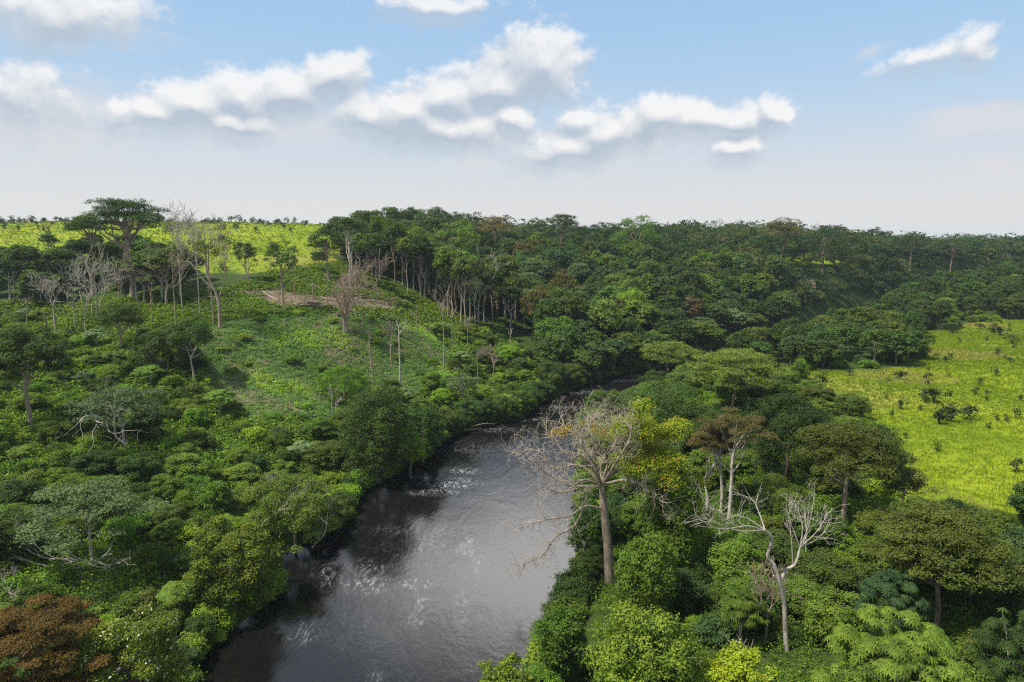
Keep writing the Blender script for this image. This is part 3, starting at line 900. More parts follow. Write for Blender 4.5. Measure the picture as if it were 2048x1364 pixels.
# palmate-leaved trees
for px, pb, pt, ww, lab, mat in ((1775, 1560, 1222, 270, 'large palmate-leaved green tree in the lower right corner', 'mid'), (2015, 1500, 1222, 170, 'palmate-leaved tree with dull grey-green leaves at the right frame edge', 'dark'),
                                 (1772, 1320, 1138, 130, 'palmate-leaved dark tree below the savanna, between bushes', 'blue'), (1480, 1300, 1180, 90, 'palmate-leaved drooping tree beside the bleached forked trunk', 'mid')):
    b, H, Rx = spec(px, pb, pt, ww); g = G(px)
    lob = dome((0, 0, H * .62), Rx, H * .36, 60, g, (.14, .26), .6, -.3)
    t, c = MB(), MB(); trunk_to(t, H * .7, .2, lob, g, 16, .4)
    crown(c, lob, int(18000 * (Rx / 6.5) ** 1.5), .58, .15, g, low=-.05, per=9, rosette=True, shell=.2)
    o = empty('palmate_tree', b); t.obj('trunk', M['pale'], o, True); c.obj('crown', M[mat], o); tag(o, lab, 'tree'); BLOCK.append((b[0], b[1], Rx))

# the trio of white trunks with flat brownish crowns
for px, pb, pt, ww, lab in ((1412, 1035, 858, 85, 'leftmost of three white trunks under thin flat tan crowns'), (1441, 1030, 838, 90, 'middle of three white trunks under thin flat tan crowns'), (1458, 1040, 822, 150, 'rightmost forked one of three white trunks under thin flat tan crowns')):
    single('flat_crowned_tree', px, pb, pt, ww, lab, 'brown', 'u', 6000, .30, 'white', nl=26, tr=.017, low=-.1, limbs=12, block=False, flat=True)

BLOCK += [(*at(1425, 1062)[:2], 2.8), (*at(1448, 1062)[:2], 2.8), (*at(1440, 1100)[:2], 2.6)]


# ------------------------------------------------------------------ the big half-bare tree
def pl(pts, Y, b):
    return curve([pix(x, y, Y + dy) - b for x, y, dy in pts], 4 * len(pts))


b = at(1218, 1168); Y0 = b[1]
o = empty('half_bare_tree', b)
t, tw = MB(), MB(); g = G(77)
P_ = pl([(1220, 1185, 0), (1216, 1100, 0), (1208, 1020, 0), (1203, 968, 0)], Y0, b)
tube(t, P_, np.linspace(.72, .45, len(P_)), 10)
limbs = [[(1207, 1018, 0), (1170, 1012, -1), (1140, 1032, -2), (1090, 1040, -3.5), (1035, 1058, -5)], [(1203, 972, 0), (1152, 972, -1), (1118, 962, -1), (1080, 938, -2), (1035, 900, -3)],
         [(1203, 968, 0), (1160, 930, 1), (1108, 936, 2), (1078, 902, 2), (1028, 905, 3)], [(1203, 966, 0), (1204, 925, 1), (1232, 882, 1), (1222, 838, 2)], [(1203, 968, 0), (1180, 918, 2), (1150, 872, 3), (1120, 845, 4)],
         [(1203, 970, 0), (1250, 960, -2), (1292, 975, -3), (1325, 1002, -4)], [(1203, 968, 0), (1242, 938, 1), (1292, 930, 2), (1352, 950, 3)], [(1204, 966, 0), (1222, 928, 3), (1270, 890, 5), (1322, 880, 6)],
         [(1203, 972, 0), (1165, 960, -3), (1130, 985, -5), (1085, 975, -6)], [(1203, 972, 0), (1190, 930, -3), (1165, 890, -5), (1170, 845, -6)], [(1203, 972, 0), (1235, 920, -4), (1262, 870, -5), (1250, 830, -4)],
         [(1203, 968, 0), (1215, 915, 0), (1180, 870, -1), (1185, 832, -1)], [(1203, 968, 0), (1170, 915, -1), (1125, 900, -1), (1095, 868, -1)], [(1203, 968, 0), (1250, 915, 1), (1240, 865, 2), (1200, 838, 3)],
         [(1170, 1012, -1), (1150, 1050, -1), (1110, 1075, -2), (1085, 1110, -2), (1040, 1130, -2)]]
for L_ in limbs:
    P_ = pl(L_, Y0, b); n = len(P_)
    tube(t, P_, np.linspace(.20, .04, n), 6)
    for i in range(n // 4, n):
        for _ in range(2 if i % 2 else 3):
            d = P_[min(i + 1, n - 1)] - P_[i - 1]
            branch(tw, P_[i], nrm(d) + g.normal(0, .65, 3) + np.array([0, 0, .15]), g.uniform(1.2, 2.3), g.uniform(.04, .06), 3, g, .75, .05, .28, 2, .35, None, 4)
tk = t.obj('trunk', M['tan'], o, True); tw.obj('bare_branches', M['twig'], tk, True)
lob = []
for x, y, rr, dy in ((1258, 842, 26, -2), (1280, 855, 30, -1), (1300, 880, 32, 0), (1328, 902, 32, 1), (1340, 930, 32, 0), (1360, 955, 30, 1), (1376, 990, 26, 2), (1300, 915, 30, -3), (1270, 880, 26, 2), (1320, 950, 28, -2), (1245, 865, 20, 3), (1350, 1005, 26, 2), (1340, 1040, 26, 3), (1290, 945, 20, -3), (1362, 1065, 24, 3), (1335, 1085, 26, 4), (1260, 905, 20, 3)):
    p_ = pix(x, y, Y0 + dy) - b; r_ = rr * Y0 / FPX * 1.1
    for k in range(3):
        lob.append((*(p_ + g.normal(0, .6, 3) * r_), r_ * .8, r_ * .8, r_ * .62))
c = MB(); crown(c, lob, 36000, .30, .16, g, low=-.5, tw=.3, tips=0, special=.07)
for x, y in ((1115, 868), (1140, 862), (1180, 850), (1200, 865)):
    p_ = pix(x, y, Y0 + 2) - b
    crown(c, [(*p_, 1.3, 1.3, .7)], 260, .22, .12, g, tw=.4, special=.6)
c.obj('crown', M['orange'], o)
tag(o, 'big half-bare tree with crooked pale branches and a yellow-green leafy side, on the right bank', 'tree')
BLOCK.append((b[0], b[1], 1.5))
BLOCK += [(*at(1214, 1195)[:2], 3.0), (*at(1210, 1240)[:2], 3.0)]

# ------------------------------------------------------------------ the bleached forked tree
Yb = 66.0
b = np.array([pix(1580, 1430, Yb)[0], Yb, 0.]); b[2] = gh(b[0], b[1])
o = empty('forked_dead_tree', b)
t, tw = MB(), MB(); g = G(78)
main = [(1584, 1480, 0), (1581, 1364, 0), (1572, 1280, 0), (1568, 1200, 0), (1560, 1165, 0), (1548, 1130, 0), (1535, 1112, 0), (1545, 1080, -.5), (1530, 1060, -1)]
main[0] = (*[float(v) for v in proj((b[0], b[1], b[2] - .5))], 0)
P_ = pl(main, Yb, b); tube(t, P_, np.linspace(.30, .14, len(P_)), 9)
lb2 = [[(1560, 1165, 0), (1572, 1140, .5), (1590, 1128, .5), (1600, 1095, 1)]]
P2 = pl(lb2[0], Yb, b); tube(t, P2, np.linspace(.19, .11, len(P2)), 7)
for L_ in ([(1530, 1062, -1), (1495, 1052, -2), (1440, 1058, -3), (1400, 1040, -4)], [(1530, 1060, -1), (1490, 1035, -1), (1440, 1025, -2), (1402, 990, -3)], [(1530, 1060, -1), (1518, 1025, 0), (1505, 1000, .5), (1470, 985, 1)],
           [(1528, 1060, -1), (1480, 1062, -3), (1430, 1045, -5), (1385, 1030, -6)], [(1600, 1095, 1), (1585, 1055, 1), (1572, 1020, 1)], [(1600, 1095, 1), (1605, 1050, 1.5), (1592, 1010, 2)], [(1600, 1095, 1), (1618, 1050, .5), (1628, 1000, .5)],
           [(1600, 1095, 1), (1632, 1065, 0), (1655, 1030, 0)], [(1600, 1095, 1), (1635, 1078, 1), (1660, 1048, 1)], [(1586, 1130, .5), (1583, 1080, .5), (1578, 1030, .5)], [(1600, 1095, 1), (1612, 1070, 3), (1610, 1020, 4)]):
    P_ = pl(L_, Yb, b); n = len(P_)
    tube(t, P_, np.linspace(.08, .025, n), 6)
    for i in range(n // 3, n, 1):
        d = P_[min(i + 1, n - 1)] - P_[i - 1]
        branch(tw, P_[i], nrm(d) + g.normal(0, .5, 3) + np.array([0, 0, .3]), g.uniform(.7, 1.5), .024, 2, g, .6, .1, .22, 2, .4, None, 4)
tk = t.obj('trunk', M['white'], o, True); tw.obj('bare_branches', M['white'], tk, True)
tag(o, 'bleached white dead tree forking into two leafless arms above the lower right thicket', 'dead tree')
BLOCK.append((b[0], b[1], 1.0))
BLOCK += [(*at(1578, 1330)[:2], 3.0), (*at(1584, 1400)[:2], 3.4), (*at(1586, 1440)[:2], 4.6), (*at(1590, 1530)[:2], 5.0)]


# ------------------------------------------------------------------ dead and leafless trees
def dead(px, pb, pt, label, mat='pale', r=.16, spread=.6, depth=3, kids=3, lean=(0, 0), frac=.5, seed=None, name='dead_tree', wig=.2, twig=1.0, tmat=None):
    b, H, _ = spec(px, pb, pt, 10); g = G(seed or px * 3 + pb)
    RMIN[0] = max(.014, math.hypot(b[0], b[1]) * .00017)
    o = empty(name, b); t, tw = MB(), MB()
    P_ = curve([(0, 0, -.6), (lean[0] * H * .3 + g.normal(0, .1), lean[1], H * frac * .55), (lean[0] * H * .6, lean[1], H * frac)], 7)
    tube(t, P_, np.linspace(r * 1.2, r * .75, 7), 7)
    for k in range(kids + 1):
        i = 6 if k < kids - 1 else 5
        a = k * 2.4 + g.uniform(0, 1)
        branch(t if k < 2 else tw, P_[i], (math.cos(a) * spread + lean[0], math.sin(a) * spread, 1), H * (1 - frac) * g.uniform(.42, .6) * twig, r * .6, depth, g, spread, .2, wig, 3, .35, None, 6)
    tk = t.obj('trunk', M[mat], o, True)
    tw.obj('bare_branches', M[tmat or mat], tk, True)
    RMIN[0] = .012
    tag(o, label, 'dead tree', 'leafless trees')
    return o


dead(112, 672, 545, 'bleached dead tree with a wide fan of branches, leftmost of the dead row', 'white', .2, .8, 4)
dead(174, 690, 572, 'slim bleached dead tree, second in the dead row', 'white', .13, .6, 3)
dead(207, 690, 522, 'bleached dead tree with forked top, third in the dead row', 'white', .16, .6, 4)
dead(196, 640, 518, 'dead tree with pale twiggy crown just behind the dead row', 'pale', .14, .6, 4)
dead(240, 612, 545, 'small tan dead tree with dense twigs beside the forest edge', 'tan', .12, .6, 4)
dead(352, 655, 478, 'tall tan tree with thin twiggy crown before the grass hill', 'tan', .18, .55, 4, frac=.45)
dead(365, 622, 440, 'tall thin-trunked tree with a sparse grey skyline crown', 'pale', .15, .6, 4, frac=.6)
dead(400, 640, 425, 'grey leafless tree with fan-shaped crown against the sky', 'pale', .14, .6, 4, frac=.62)
dead(418, 600, 470, 'thin twiggy tan tree behind the forked pale twin trunks', 'tan', .12, .6, 4)
b = at(692, 668); o = empty('dead_tree', b); t, tw = MB(), MB(); g = G(92); RMIN[0] = .034
for i in range(11):
    a = i * 2.4; e = np.array([math.cos(a) * g.uniform(2, 5.5), math.sin(a) * g.uniform(1.5, 4), g.uniform(9, 15)])
    P_ = curve([(math.cos(a) * .5, math.sin(a) * .5, -.5), e * [.25, .25, .5], e], 8); tube(t, P_, np.linspace(.30, .09, 8), 6)
    for k in (3, 4, 5, 6, 7, 7):
        branch(tw, P_[k], e / 14 + g.normal(0, .6, 3), g.uniform(2.2, 3.6), .07, 3, g, .7, .1, .25, 2)
RMIN[0] = .012
tk = t.obj('trunk', M['tan'], o, True); tw.obj('bare_branches', M['deadwood'], tk, True)
tag(o, 'brown leafless thicket of many stems with a dense bushy head beside the felled plot', 'dead tree', 'leafless trees')
dead(712, 640, 545, 'brown twiggy tree leaning against the bushy leafless tree', 'deadwood', .2, .6, 5, 4, frac=.3)
dead(755, 600, 520, 'grey-brown leafless shrub-like tree behind the felled plot', 'deadwood', .12, .7, 4)
dead(843, 590, 474, 'tall pale-trunked tree with a bare tan crown before the dark forest', 'pale', .2, .6, 4, frac=.55, tmat='tan')
dead(958, 655, 520, 'white V-forked tree before the dark forest edge', 'pale', .2, .75, 3, 2, frac=.4, twig=1.2)
dead(975, 735, 690, 'brown leafless shrub beside the far left bank', 'deadwood', .12, .8, 4, 4, frac=.2)
dead(888, 745, 580, 'tallest snag with broken twiggy top in the slope clearing', 'tan', .2, .5, 3, 3, frac=.75, tmat='deadwood')
dead(800, 770, 622, 'white-trunked snag with a stubby forked head below the felled plot', 'white', .24, .9, 2, 3, frac=.8)
dead(748, 772, 668, 'tan snag leaning left with a broken top in the crop field', 'tan', .26, .4, 2, 2, lean=(-.12, 0), frac=.85)
dead(783, 735, 640, 'brown vine-stripped snag beside the white-trunked snag', 'deadwood', .2, .5, 3, 2, frac=.5)
dead(665, 830, 765, 'short white stub tree beside the vine-draped dome tree', 'white', .08, .6, 2, 2)
dead(672, 840, 790, 'thin dead sapling at the lower end of the crop field', 'pale', .06, .6, 2, 2)
dead(1530, 1290, 1140, 'grey-brown leafless tree with upswept twigs behind the bleached forked tree', 'deadwood', .13, .6, 4, 4, frac=.4)
dead(1500, 1440, 1262, 'slim white dead sapling at the lower right edge', 'white', .10, .5, 2, 2, frac=.6)
dead(1610, 1140, 1000, 'thin bare pole tree just behind the bleached forked tree', 'pale', .06, .4, 1, 2, frac=.85)
dead(1330, 1445, 1310, 'bare whitish shrub poking through the yellow-green bank tree', 'white', .09, .9, 3, 4, frac=.3)
dead(25, 1240, 1130, 'thin white dead tree beside the rust-brown tree', 'white', .08, .5, 3, 2)
dead(545, 1010, 945, 'pale bare tree poking above the weeping bank tree', 'pale', .10, .7, 3, 3)
dead(1225, 545, 500, 'pale dead tree among the slope forest', 'pale', .2, .6, 3)
dead(1405, 580, 520, 'tan leafless tree high on the slope forest', 'tan', .25, .6, 4)
dead(1610, 610, 560, 'brown leafless crown in the middle of the slope forest', 'deadwood', .3, .7, 4)
dead(1520, 545, 508, 'grey leafless crown below the grass gap on the ridge', 'deadwood', .25, .7, 4)

for px, pb, pt, lab in ((905, 700, 600, 'slender grey trunk, bare, below the forest edge'), (935, 720, 625, 'slender bare trunk with a few twigs right of the tallest snag'), (862, 720, 640, 'short bare trunk left of the tallest snag'), (985, 800, 700, 'thin bent bare trunk near the far left bank'), (1020, 700, 655, 'short pale trunk stub among the far bank bushes'),
                         (955, 770, 700, 'thin bare sapling trunk above the far left bank'), (835, 680, 610, 'thin tan bare trunk behind the white-trunked snag'), (725, 660, 590, 'thin bare trunk right of the bushy leafless thicket'), (655, 610, 540, 'pale bare trunk behind the standing pale post'), (590, 600, 520, 'bare tan trunk at the back of the felled plot'),
                         (500, 590, 515, 'bare grey-brown trunk near the dark logs'), (305, 650, 560, 'pale bare trunk before the tall trunks of the grove'), (275, 680, 600, 'thin bare trunk behind the olive yellow tree'), (150, 660, 590, 'thin leaning bare trunk in the dead row'), (55, 660, 585, 'grey bare trunk at the left end of the dead row')):
    dead(px, pb, pt, lab, ['pale', 'tan', 'deadwood'][px % 3], .12, .5, 2, 2, lean=((px % 7 - 3) * .03, 0), frac=.75)
# the forked pale twin trunks at the top of the crop field
b = at(437, 657); o = empty('twin_trunk_tree', b); t, tw = MB(), MB(); g = G(41)
for L_, r0, r1 in (([(440, 660, 0), (438, 610, 0), (430, 580, 0)], .5, .36), ([(430, 582, 0), (415, 550, 0), (412, 515, 0), (408, 490, 0)], .3, .16), ([(432, 584, 0), (405, 558, -.5), (385, 530, -1), (372, 522, -1)], .26, .1), ([(437, 600, 0), (446, 570, 1), (452, 540, 1)], .18, .08), ([(428, 658, 1), (424, 600, 1), (418, 555, 1), (416, 500, 1)], .24, .14)):
    P_ = pl(L_, b[1], b); tube(t, P_, np.linspace(r0, r1, len(P_)), 8)
    for i in (-1, -2, -4):
        branch(tw, P_[i], g.normal(0, .5, 3) + np.array([0, 0, .8]), 3.5, .1, 3, g, .7, .1, .25, 3)
tk = t.obj('trunk', M['tan'], o, True); tw.obj('bare_branches', M['tan'], tk, True)
c = MB(); crown(c, dome((-2, 0, 20), 3.8, 4, 9, g, (.25, .4)), 900, .5, .25, g); c.obj('crown', M['olive'], o)
tag(o, 'forked pale twin-trunk tree with thin crown at the head of the crop field', 'tree')

# fallen white limb, logs and stumps on the felled plot
def log(pts, r, label, mat='deadwood', name='fallen_log', group='felled logs'):
    P0 = at(pts[0][0], pts[0][1])
    Q = []
    for q in pts:
        if len(q) == 3: p_ = pix(q[0], q[1], P0[1] + q[2])
        else: p_ = at(*q) + np.array([0, 0, r * .8])
        Q.append(p_ - P0)
    mb = MB(); C_ = curve(Q, 3 * len(Q) + 2); tube(mb, C_, np.linspace(r, r * .55, len(C_)), 7)
    g = G(int(pts[0][0] * 3 + pts[0][1]))
    for _ in range(3):
        i = g.integers(2, len(C_)); branch(mb, C_[i], g.normal(0, .6, 3) + np.array([0, 0, .5]), 1.6, r * .35, 1, g, .6, .1, .2, 2)
    ob = mb.obj(name, M[mat], None, True); ob.location = P0
    tag(ob, label, 'log', group)


log([(1003, 665), (970, 635, -1), (940, 604, -2)], .16, 'long fallen white limb propped against the dark forest edge', 'white', 'fallen_limb', None)
log([(1000, 650), (1020, 620, -1), (1035, 600, 0)], .10, 'thin grey limb crossing the fallen white limb', 'pale', 'fallen_limb', None)
log([(525, 585), (548, 600), (565, 606)], .35, 'thick dark log at the near end of the felled plot')
log([(480, 580), (510, 590), (535, 592)], .25, 'long brown log along the top of the felled plot')
log([(545, 582), (560, 580), (580, 590)], .25, 'tangled branchy log in the middle of the felled plot')
log([(600, 612), (630, 616), (655, 614)], .3, 'straight log lying across the far felled plot')
log([(700, 606), (740, 604), (770, 608)], .25, 'pale log beside the bushy leafless tree', 'tan')
log([(640, 596), (655, 600), (675, 604)], .3, 'short log by the standing pale post')
log([(755, 640), (775, 625, 0), (795, 605, 1)], .15, 'leaning stripped branch at the end of the felled plot', 'tan')
log([(500, 615), (470, 612), (455, 604)], .22, 'dark log near the forked pale twin trunks')
log([(410, 632), (395, 618), (388, 612)], .2, 'log lying at the foot of the forked pale twin trunks')
log([(120, 628), (140, 628)], .2, 'pale log lying behind the dead row', 'pale')
log([(905, 862), (940, 862), (965, 858)], .2, 'driftwood log lying along the far left bank', 'tan')
log([(935, 858), (955, 850, -1), (975, 846, -1)], .12, 'thin driftwood branch over the far water edge', 'deadwood')
log([(255, 660), (280, 668, -1), (292, 690, -1)], .15, 'pale bent branch lying in front of the olive yellow tree', 'pale')
for px, pb, pt, lab in ((626, 600, 568, 'pale standing post at the felled plot'), (607, 652, 640, 'short pale stump in the crop field'), (570, 655, 640, 'short brown stump in the crop field'), (93, 660, 625, 'charred black stump in the dead row'), (185, 632, 610, 'short tan stump behind the dead row')):
    b, H, _ = spec(px, pb, pt, 8); g = G(px); mb = MB()
    P_ = curve([(0, 0, -.4), (g.normal(0, .08), 0, H * .5), (g.normal(0, .15), 0, H)], 6); tube(mb, P_, np.linspace(.28, .22, 6), 8)
    tube(mb, [P_[-1] - [0, 0, .02], P_[-1] + [.05, 0, .12], P_[-1] + [.08, 0, .3]], [.22, .12, .02], 6)
    ob = mb.obj('tree_stump', M['brownbark' if 'charred' in lab else 'tan'], None, True); ob.location = b; tag(ob, lab, 'stump')

# ------------------------------------------------------------------ scattered individuals
def darts(poly, n, rmin, rmax, tries=9000, f=.62, ok=None, block=True, seed=1, near_first=False):
    g = G(seed); poly = np.asarray(poly, float)
    lo, hi_ = poly.min(0), poly.max(0)
    X = g.uniform(lo[0], hi_[0], tries); Y = g.uniform(lo[1], hi_[1], tries)
    keep = poly_in(poly, X, Y)
    X, Y = X[keep], Y[keep]
    sd = poly_dist(RIV, X, Y)
    out = []; arr = np.array(BLOCK) if BLOCK else np.zeros((0, 3))
    for x, y, s in zip(X, Y, sd):
        r = g.uniform(rmin, rmax)
        if s < r * .25 or (ok is not None and not ok(x, y, r, s)):
            continue
        if len(arr) and not np.all((arr[:, 0] - x) ** 2 + (arr[:, 1] - y) ** 2 > (f * (arr[:, 2] + r)) ** 2):
            continue
        out.append((x, y, r)); arr = np.vstack([arr, (x, y, r)])
        if block: BLOCK.append((x, y, r))
        if len(out) >= n: break
    return out


def inview(x, y, z=10, m=80):
    if y < 20: return False
    px, py = proj((x, y, z))
    return -m < px < 2048 + m and py < 1364 + 2.2 * m


def open_land(x, y, m=0):
    a = np.array([x]), np.array([y])
    return any(poly_dist(P, *a)[0] < m for P in (SAV_L, SAV_R, CROP, SOIL)) or poly_dist(SAV_C, *a)[0] < m


# along the edge of the forest: tall bare trunks
EDGE_LINE = [(705, 548), (722, 570), (748, 585), (770, 545), (805, 570), (828, 585), (842, 605), (860, 590), (880, 600), (896, 640), (912, 630), (930, 660), (950, 655), (968, 648), (995, 640), (1030, 650), (1022, 668), (760, 560), (790, 575), (815, 590), (850, 600), (872, 610), (888, 618), (905, 640), (922, 650), (940, 640), (985, 655), (1010, 640), (735, 545), (712, 560)]
for i, (px, pb) in enumerate(EDGE_LINE):
    b = at(px, pb); H = rng.uniform(22, 28) if 740 < px < 1015 else rng.uniform(18, 22)
    pr = EDGE[i % 4]
    put('tall_trunk_tree', pr, b, H, rng.uniform(3.8, 5.6), f'{pr[1]} {where(b, H)}', 'tree', 'tall trees along the forest edge')
    BLOCK.append((b[0], b[1], 3.0))
for i, (px, pb, mt) in enumerate([(275, 605, 0), (290, 608, 1), (305, 610, 2), (325, 605, 0), (335, 612, 3), (250, 600, 2), (360, 600, 1), (130, 585, 0), (60, 590, 2), (20, 600, 0), (100, 575, 1), (220, 580, 3), (165, 560, 2)]):
    b = at(px, pb); H = rng.uniform(13, 17); pr = EDGE[mt]
    put('tall_trunk_tree', pr, b, H, rng.uniform(4.4, 6.0), f'{pr[1]} {where(b, H)}', 'tree', 'tall trees along the forest edge')
    BLOCK.append((b[0], b[1], 3.2))

# the grove left of the grass hill
GROVE = apoly([(-40, 560), (60, 525), (240, 510), (330, 525), (400, 575), (330, 600), (200, 600), (60, 610), (-40, 615)])
for x, y, r in darts(GROVE, 60, 3.4, 5.5, seed=21):
    z = gh(x, y); pr = FAR[int(rng.choice([0, 1, 2, 0, 3, 7, 9]))]; H = rng.uniform(8, 12)
    put('grove_tree', pr, (x, y, z - .5), H, r, auto_label(pr[1], (x, y, z), H), 'tree', 'trees of the grove by the grass hill')

# far slope forest: the nearest 300 are single trees, the rest one mass
FOREST = np.array([(-95, 340), (-72, 312), (-56, 310), (-42, 298), (-27, 295), (-14, 282), (-3, 303), (4, 290), (9, 252), (14, 226), (24, 224), (44, 246), (70, 268), (112, 320), (187, 405), (318, 503), (600, 605), (760, 720), (620, 860), (300, 720), (100, 620), (-60, 560), (-78, 470), (-72, 400)], float)
slope = darts(FOREST, 4000, 5.0, 9.2, 90000, .54, lambda x, y, r, s: inview(x, y, 30, 60) and not open_land(x, y, 2), seed=31)


def seen(x, y, zt):
    """does the line of sight from the camera to the crown clear the ground"""
    t = np.linspace(.1, .95, 40)
    return bool(np.all(CAMZ + (zt - CAMZ) * t > height(x * t, y * t) + 5 * (t < .88)))


slope.sort(key=lambda q: math.hypot(q[0], q[1]))
single_n, mass, extra = 0, MB(), []
hrow = rng.uniform(13, 23, len(slope))
zs = height(np.array([q[0] for q in slope]), np.array([q[1] for q in slope]))
for (x, y, r), H, z in zip(slope, hrow, zs):
    sd = poly_dist(RIV, np.array([x]), np.array([y]))[0]
    if sd < 14: H = H * .8
    if y > 425: H = min(H, 11 + .5 * (H - 11) + (5 if r > 7.2 else 0))
    if not seen(x, y, z + H): continue
    if single_n < 285:
        pr = FAR[int(rng.choice(12, p=[.17, .12, .14, .10, .08, .10, .07, .07, .06, .03, .03, .03]))]
        put('forest_tree', pr, (x, y, z - (2.0 if sd < 14 else .5)), H, r, auto_label(pr[1], (x, y, z), H, (13, 17)), 'tree', 'single trees of the slope forest')
        single_n += 1
    else:
        extra.append((x, y, z, H, r))
open('/tmp/dbg.txt', 'w').write(repr((len(slope), single_n, len(extra), slope[-1], extra[-1] if extra else 0)))
for i, (x, y, z, H, r) in enumerate(extra):
    g = G(9000 + i)
    far_ = math.hypot(x, y) > 520
    lob = dome((x, y, z + H * .60), r * 1.0, H * .38, 12, g, (.26, .44), .75 if i % 3 else .35, -.15)
    n0 = mass.n
    crown(mass, lob, 420 if far_ else 760, 1.25 if far_ else .95, .75 if far_ else .55, g, low=-.2, tw=.5, per=5, up=.35, jit=.4)
    tone, hue = g.uniform(-.4, .4), (g.random() < .3) * g.uniform(.3, 1)
    mass.a[-1] = np.clip(mass.a[-1] + tone, 0, 1); mass.k[-1] = np.full(len(mass.k[-1]), hue)
g = G(8800)
X = g.uniform(-100, 560, 7000); Y = g.uniform(250, 640, 7000)
k = poly_in(FOREST, X, Y) & (poly_dist(RIV, X, Y) > 3) & (poly_dist(SAV_C, X, Y) > 2)
X, Y = X[k][:1900], Y[k][:1900]
for x, y, z in zip(X, Y, height(X, Y)):
    r = g.uniform(2.6, 4.4)
    crown(mass, dome((x, y, z + 3.2), r, 3.4, 7, g, (.4, .6), .7, -.3), 240, 1.0, .6, g, low=-.2, tw=.5, per=5, up=.35, jit=.4)
    mass.a[-1] = np.clip(mass.a[-1] + g.uniform(-.4, .2), 0, 1)
ob = mass.obj('forest', M['mass']); ob['kind'] = 'stuff'; ob['label'] = 'mass of dark forest beyond the single trees, up to the skyline'

# both banks of the river
BANK = np.vstack([np.array(lb[1:24])])
placed = 0
for side, pts, off in (('left', lb, -1), ('right', rb, 1)):
    pts = np.array(pts[1:-3], float)
    seg = np.linalg.norm(np.diff(pts, axis=0), axis=1); cum = np.r_[0, np.cumsum(seg)]
    s = 0.0
    while s < cum[-1]:
        i = min(np.searchsorted(cum, s, side='right') - 1, len(seg) - 1)
        p_ = pts[i] + (pts[i + 1] - pts[i]) * (s - cum[i]) / max(seg[i], 1e-6)
        d = (pts[i + 1] - pts[i]) / max(seg[i], 1e-6); nv = np.array([-d[1], d[0]]) * (1 if side == 'left' else -1)
        dist = math.hypot(*p_)
        r = rng.uniform(1.7, 3.0) if dist < 150 else rng.uniform(2.4, 4.4)
        q = p_ + nv * r * rng.uniform(.35, .6)
        s += r * 1.15
        if side == 'right' and 190 < q[1] < 262: continue
        if not inview(q[0], q[1], 3, 40) or not clear(q[0], q[1], r, .35): continue
        z = max(gh(*q), .1)
        if dist < 150 and rng.random() < .6:
            pr = BUSH[int(rng.choice([0, 1, 2, 3, 7]))]; H = r * rng.uniform(1.1, 1.5)
            put('bank_bush', pr, (q[0], q[1], z - .5), H, r, auto_label(pr[1] + ' at the water', (q[0], q[1], z), H, (2.6, 3.6)), 'bush', 'bushes along the water', parts=('stem', 'foliage'))
        else:
            pr = MID[int(rng.choice([0, 1, 2, 4, 5, 3, 0, 5]))]; H = r * rng.uniform(1.5, 2.3)
            put('waterside_tree', pr, (q[0], q[1], z - .8), H, r, auto_label(pr[1] + ' at the water', (q[0], q[1], z), H, (5, 8)), 'tree', 'trees along the water')
        BLOCK.append((q[0], q[1], r * .8)); placed += 1

# gallery forest and thicket of the right bank
RIGHT = apoly([(1180, 1500), (1195, 1000), (1215, 850), (1290, 775), (1345, 762), (1450, 745), (1590, 748), (1640, 795), (1700, 830), (1790, 862), (1790, 960), (1790, 1030), (1880, 1020), (2048, 1060), (2200, 1100), (2200, 1500), (1600, 1600)])
for x, y, r in darts(RIGHT, 90, 2.6, 5.0, 9000, .60, lambda x, y, r, s: inview(x, y, 8, 120) and not open_land(x, y, 1), seed=41):
    z = gh(x, y); pr = MID[int(rng.choice(9, p=[.22, .19, .12, .13, .08, .1, 0, .08, .08]))]
    H = r * rng.uniform(1.35, 2.0)
    if math.hypot(x, y) < 75: H = min(H, 6.5)
    put('thicket_tree', pr, (x, y, z - .6), H, r, auto_label(pr[1], (x, y, z), H, (5, 8)), 'tree', 'trees of the right bank')
GALL = np.array([(108, 266), (150, 314), (219, 386), (345, 474), (560, 560), (560, 440), *[tuple(at(*v)[:2]) for v in ((2300, 640), (2048, 640), (1920, 648), (1850, 668), (1845, 730), (1700, 738), (1590, 744), (1450, 745))]], float)
for x, y, r in darts(GALL, 170, 3.6, 6.0, 9000, .60, lambda x, y, r, s: inview(x, y, 12, 60) and not open_land(x, y, .5), seed=43):
    z = gh(x, y); pr = FAR[int(rng.choice([0, 1, 2, 5, 0, 1, 2, 7]))]; H = rng.uniform(10, 15.5)
    put('gallery_tree', pr, (x, y, z - 1.2), H, r, auto_label(pr[1].replace('forest', 'low gallery'), (x, y, z), H, (11.5, 14)), 'tree', 'trees between the savanna and the far slope')
for x, y, r in darts(GALL, 75, 1.7, 3.0, 9000, .22, lambda x, y, r, s: inview(x, y, 12, 60) and not open_land(x, y, .5) and poly_dist(SAV_R, np.array([x]), np.array([y]))[0] < 22, seed=47):
    z = gh(x, y); pr = BUSH[int(rng.choice([0, 1, 3, 4, 7]))]; H = r * rng.uniform(1.1, 1.6)
    put('edge_bush', pr, (x, y, z - .3), H, r, auto_label(pr[1] + ' under the trees', (x, y, z), H, (3, 4)), 'bush', 'bushes along the far savanna edge', parts=('stem', 'foliage'))
for x, y, r in darts(RIGHT, 110, 1.3, 2.4, 9000, .55, lambda x, y, r, s: inview(x, y, 5, 90) and not open_land(x, y, .5), seed=42):
    z = gh(x, y); pr = BUSH[int(rng.choice(8))]; H = r * rng.uniform(1.2, 1.7)
    put('thicket_bush', pr, (x, y, z - .3), H, r, auto_label(pr[1], (x, y, z), H, (2.2, 3.2)), 'bush', 'bushes of the right bank', parts=('stem', 'foliage'))

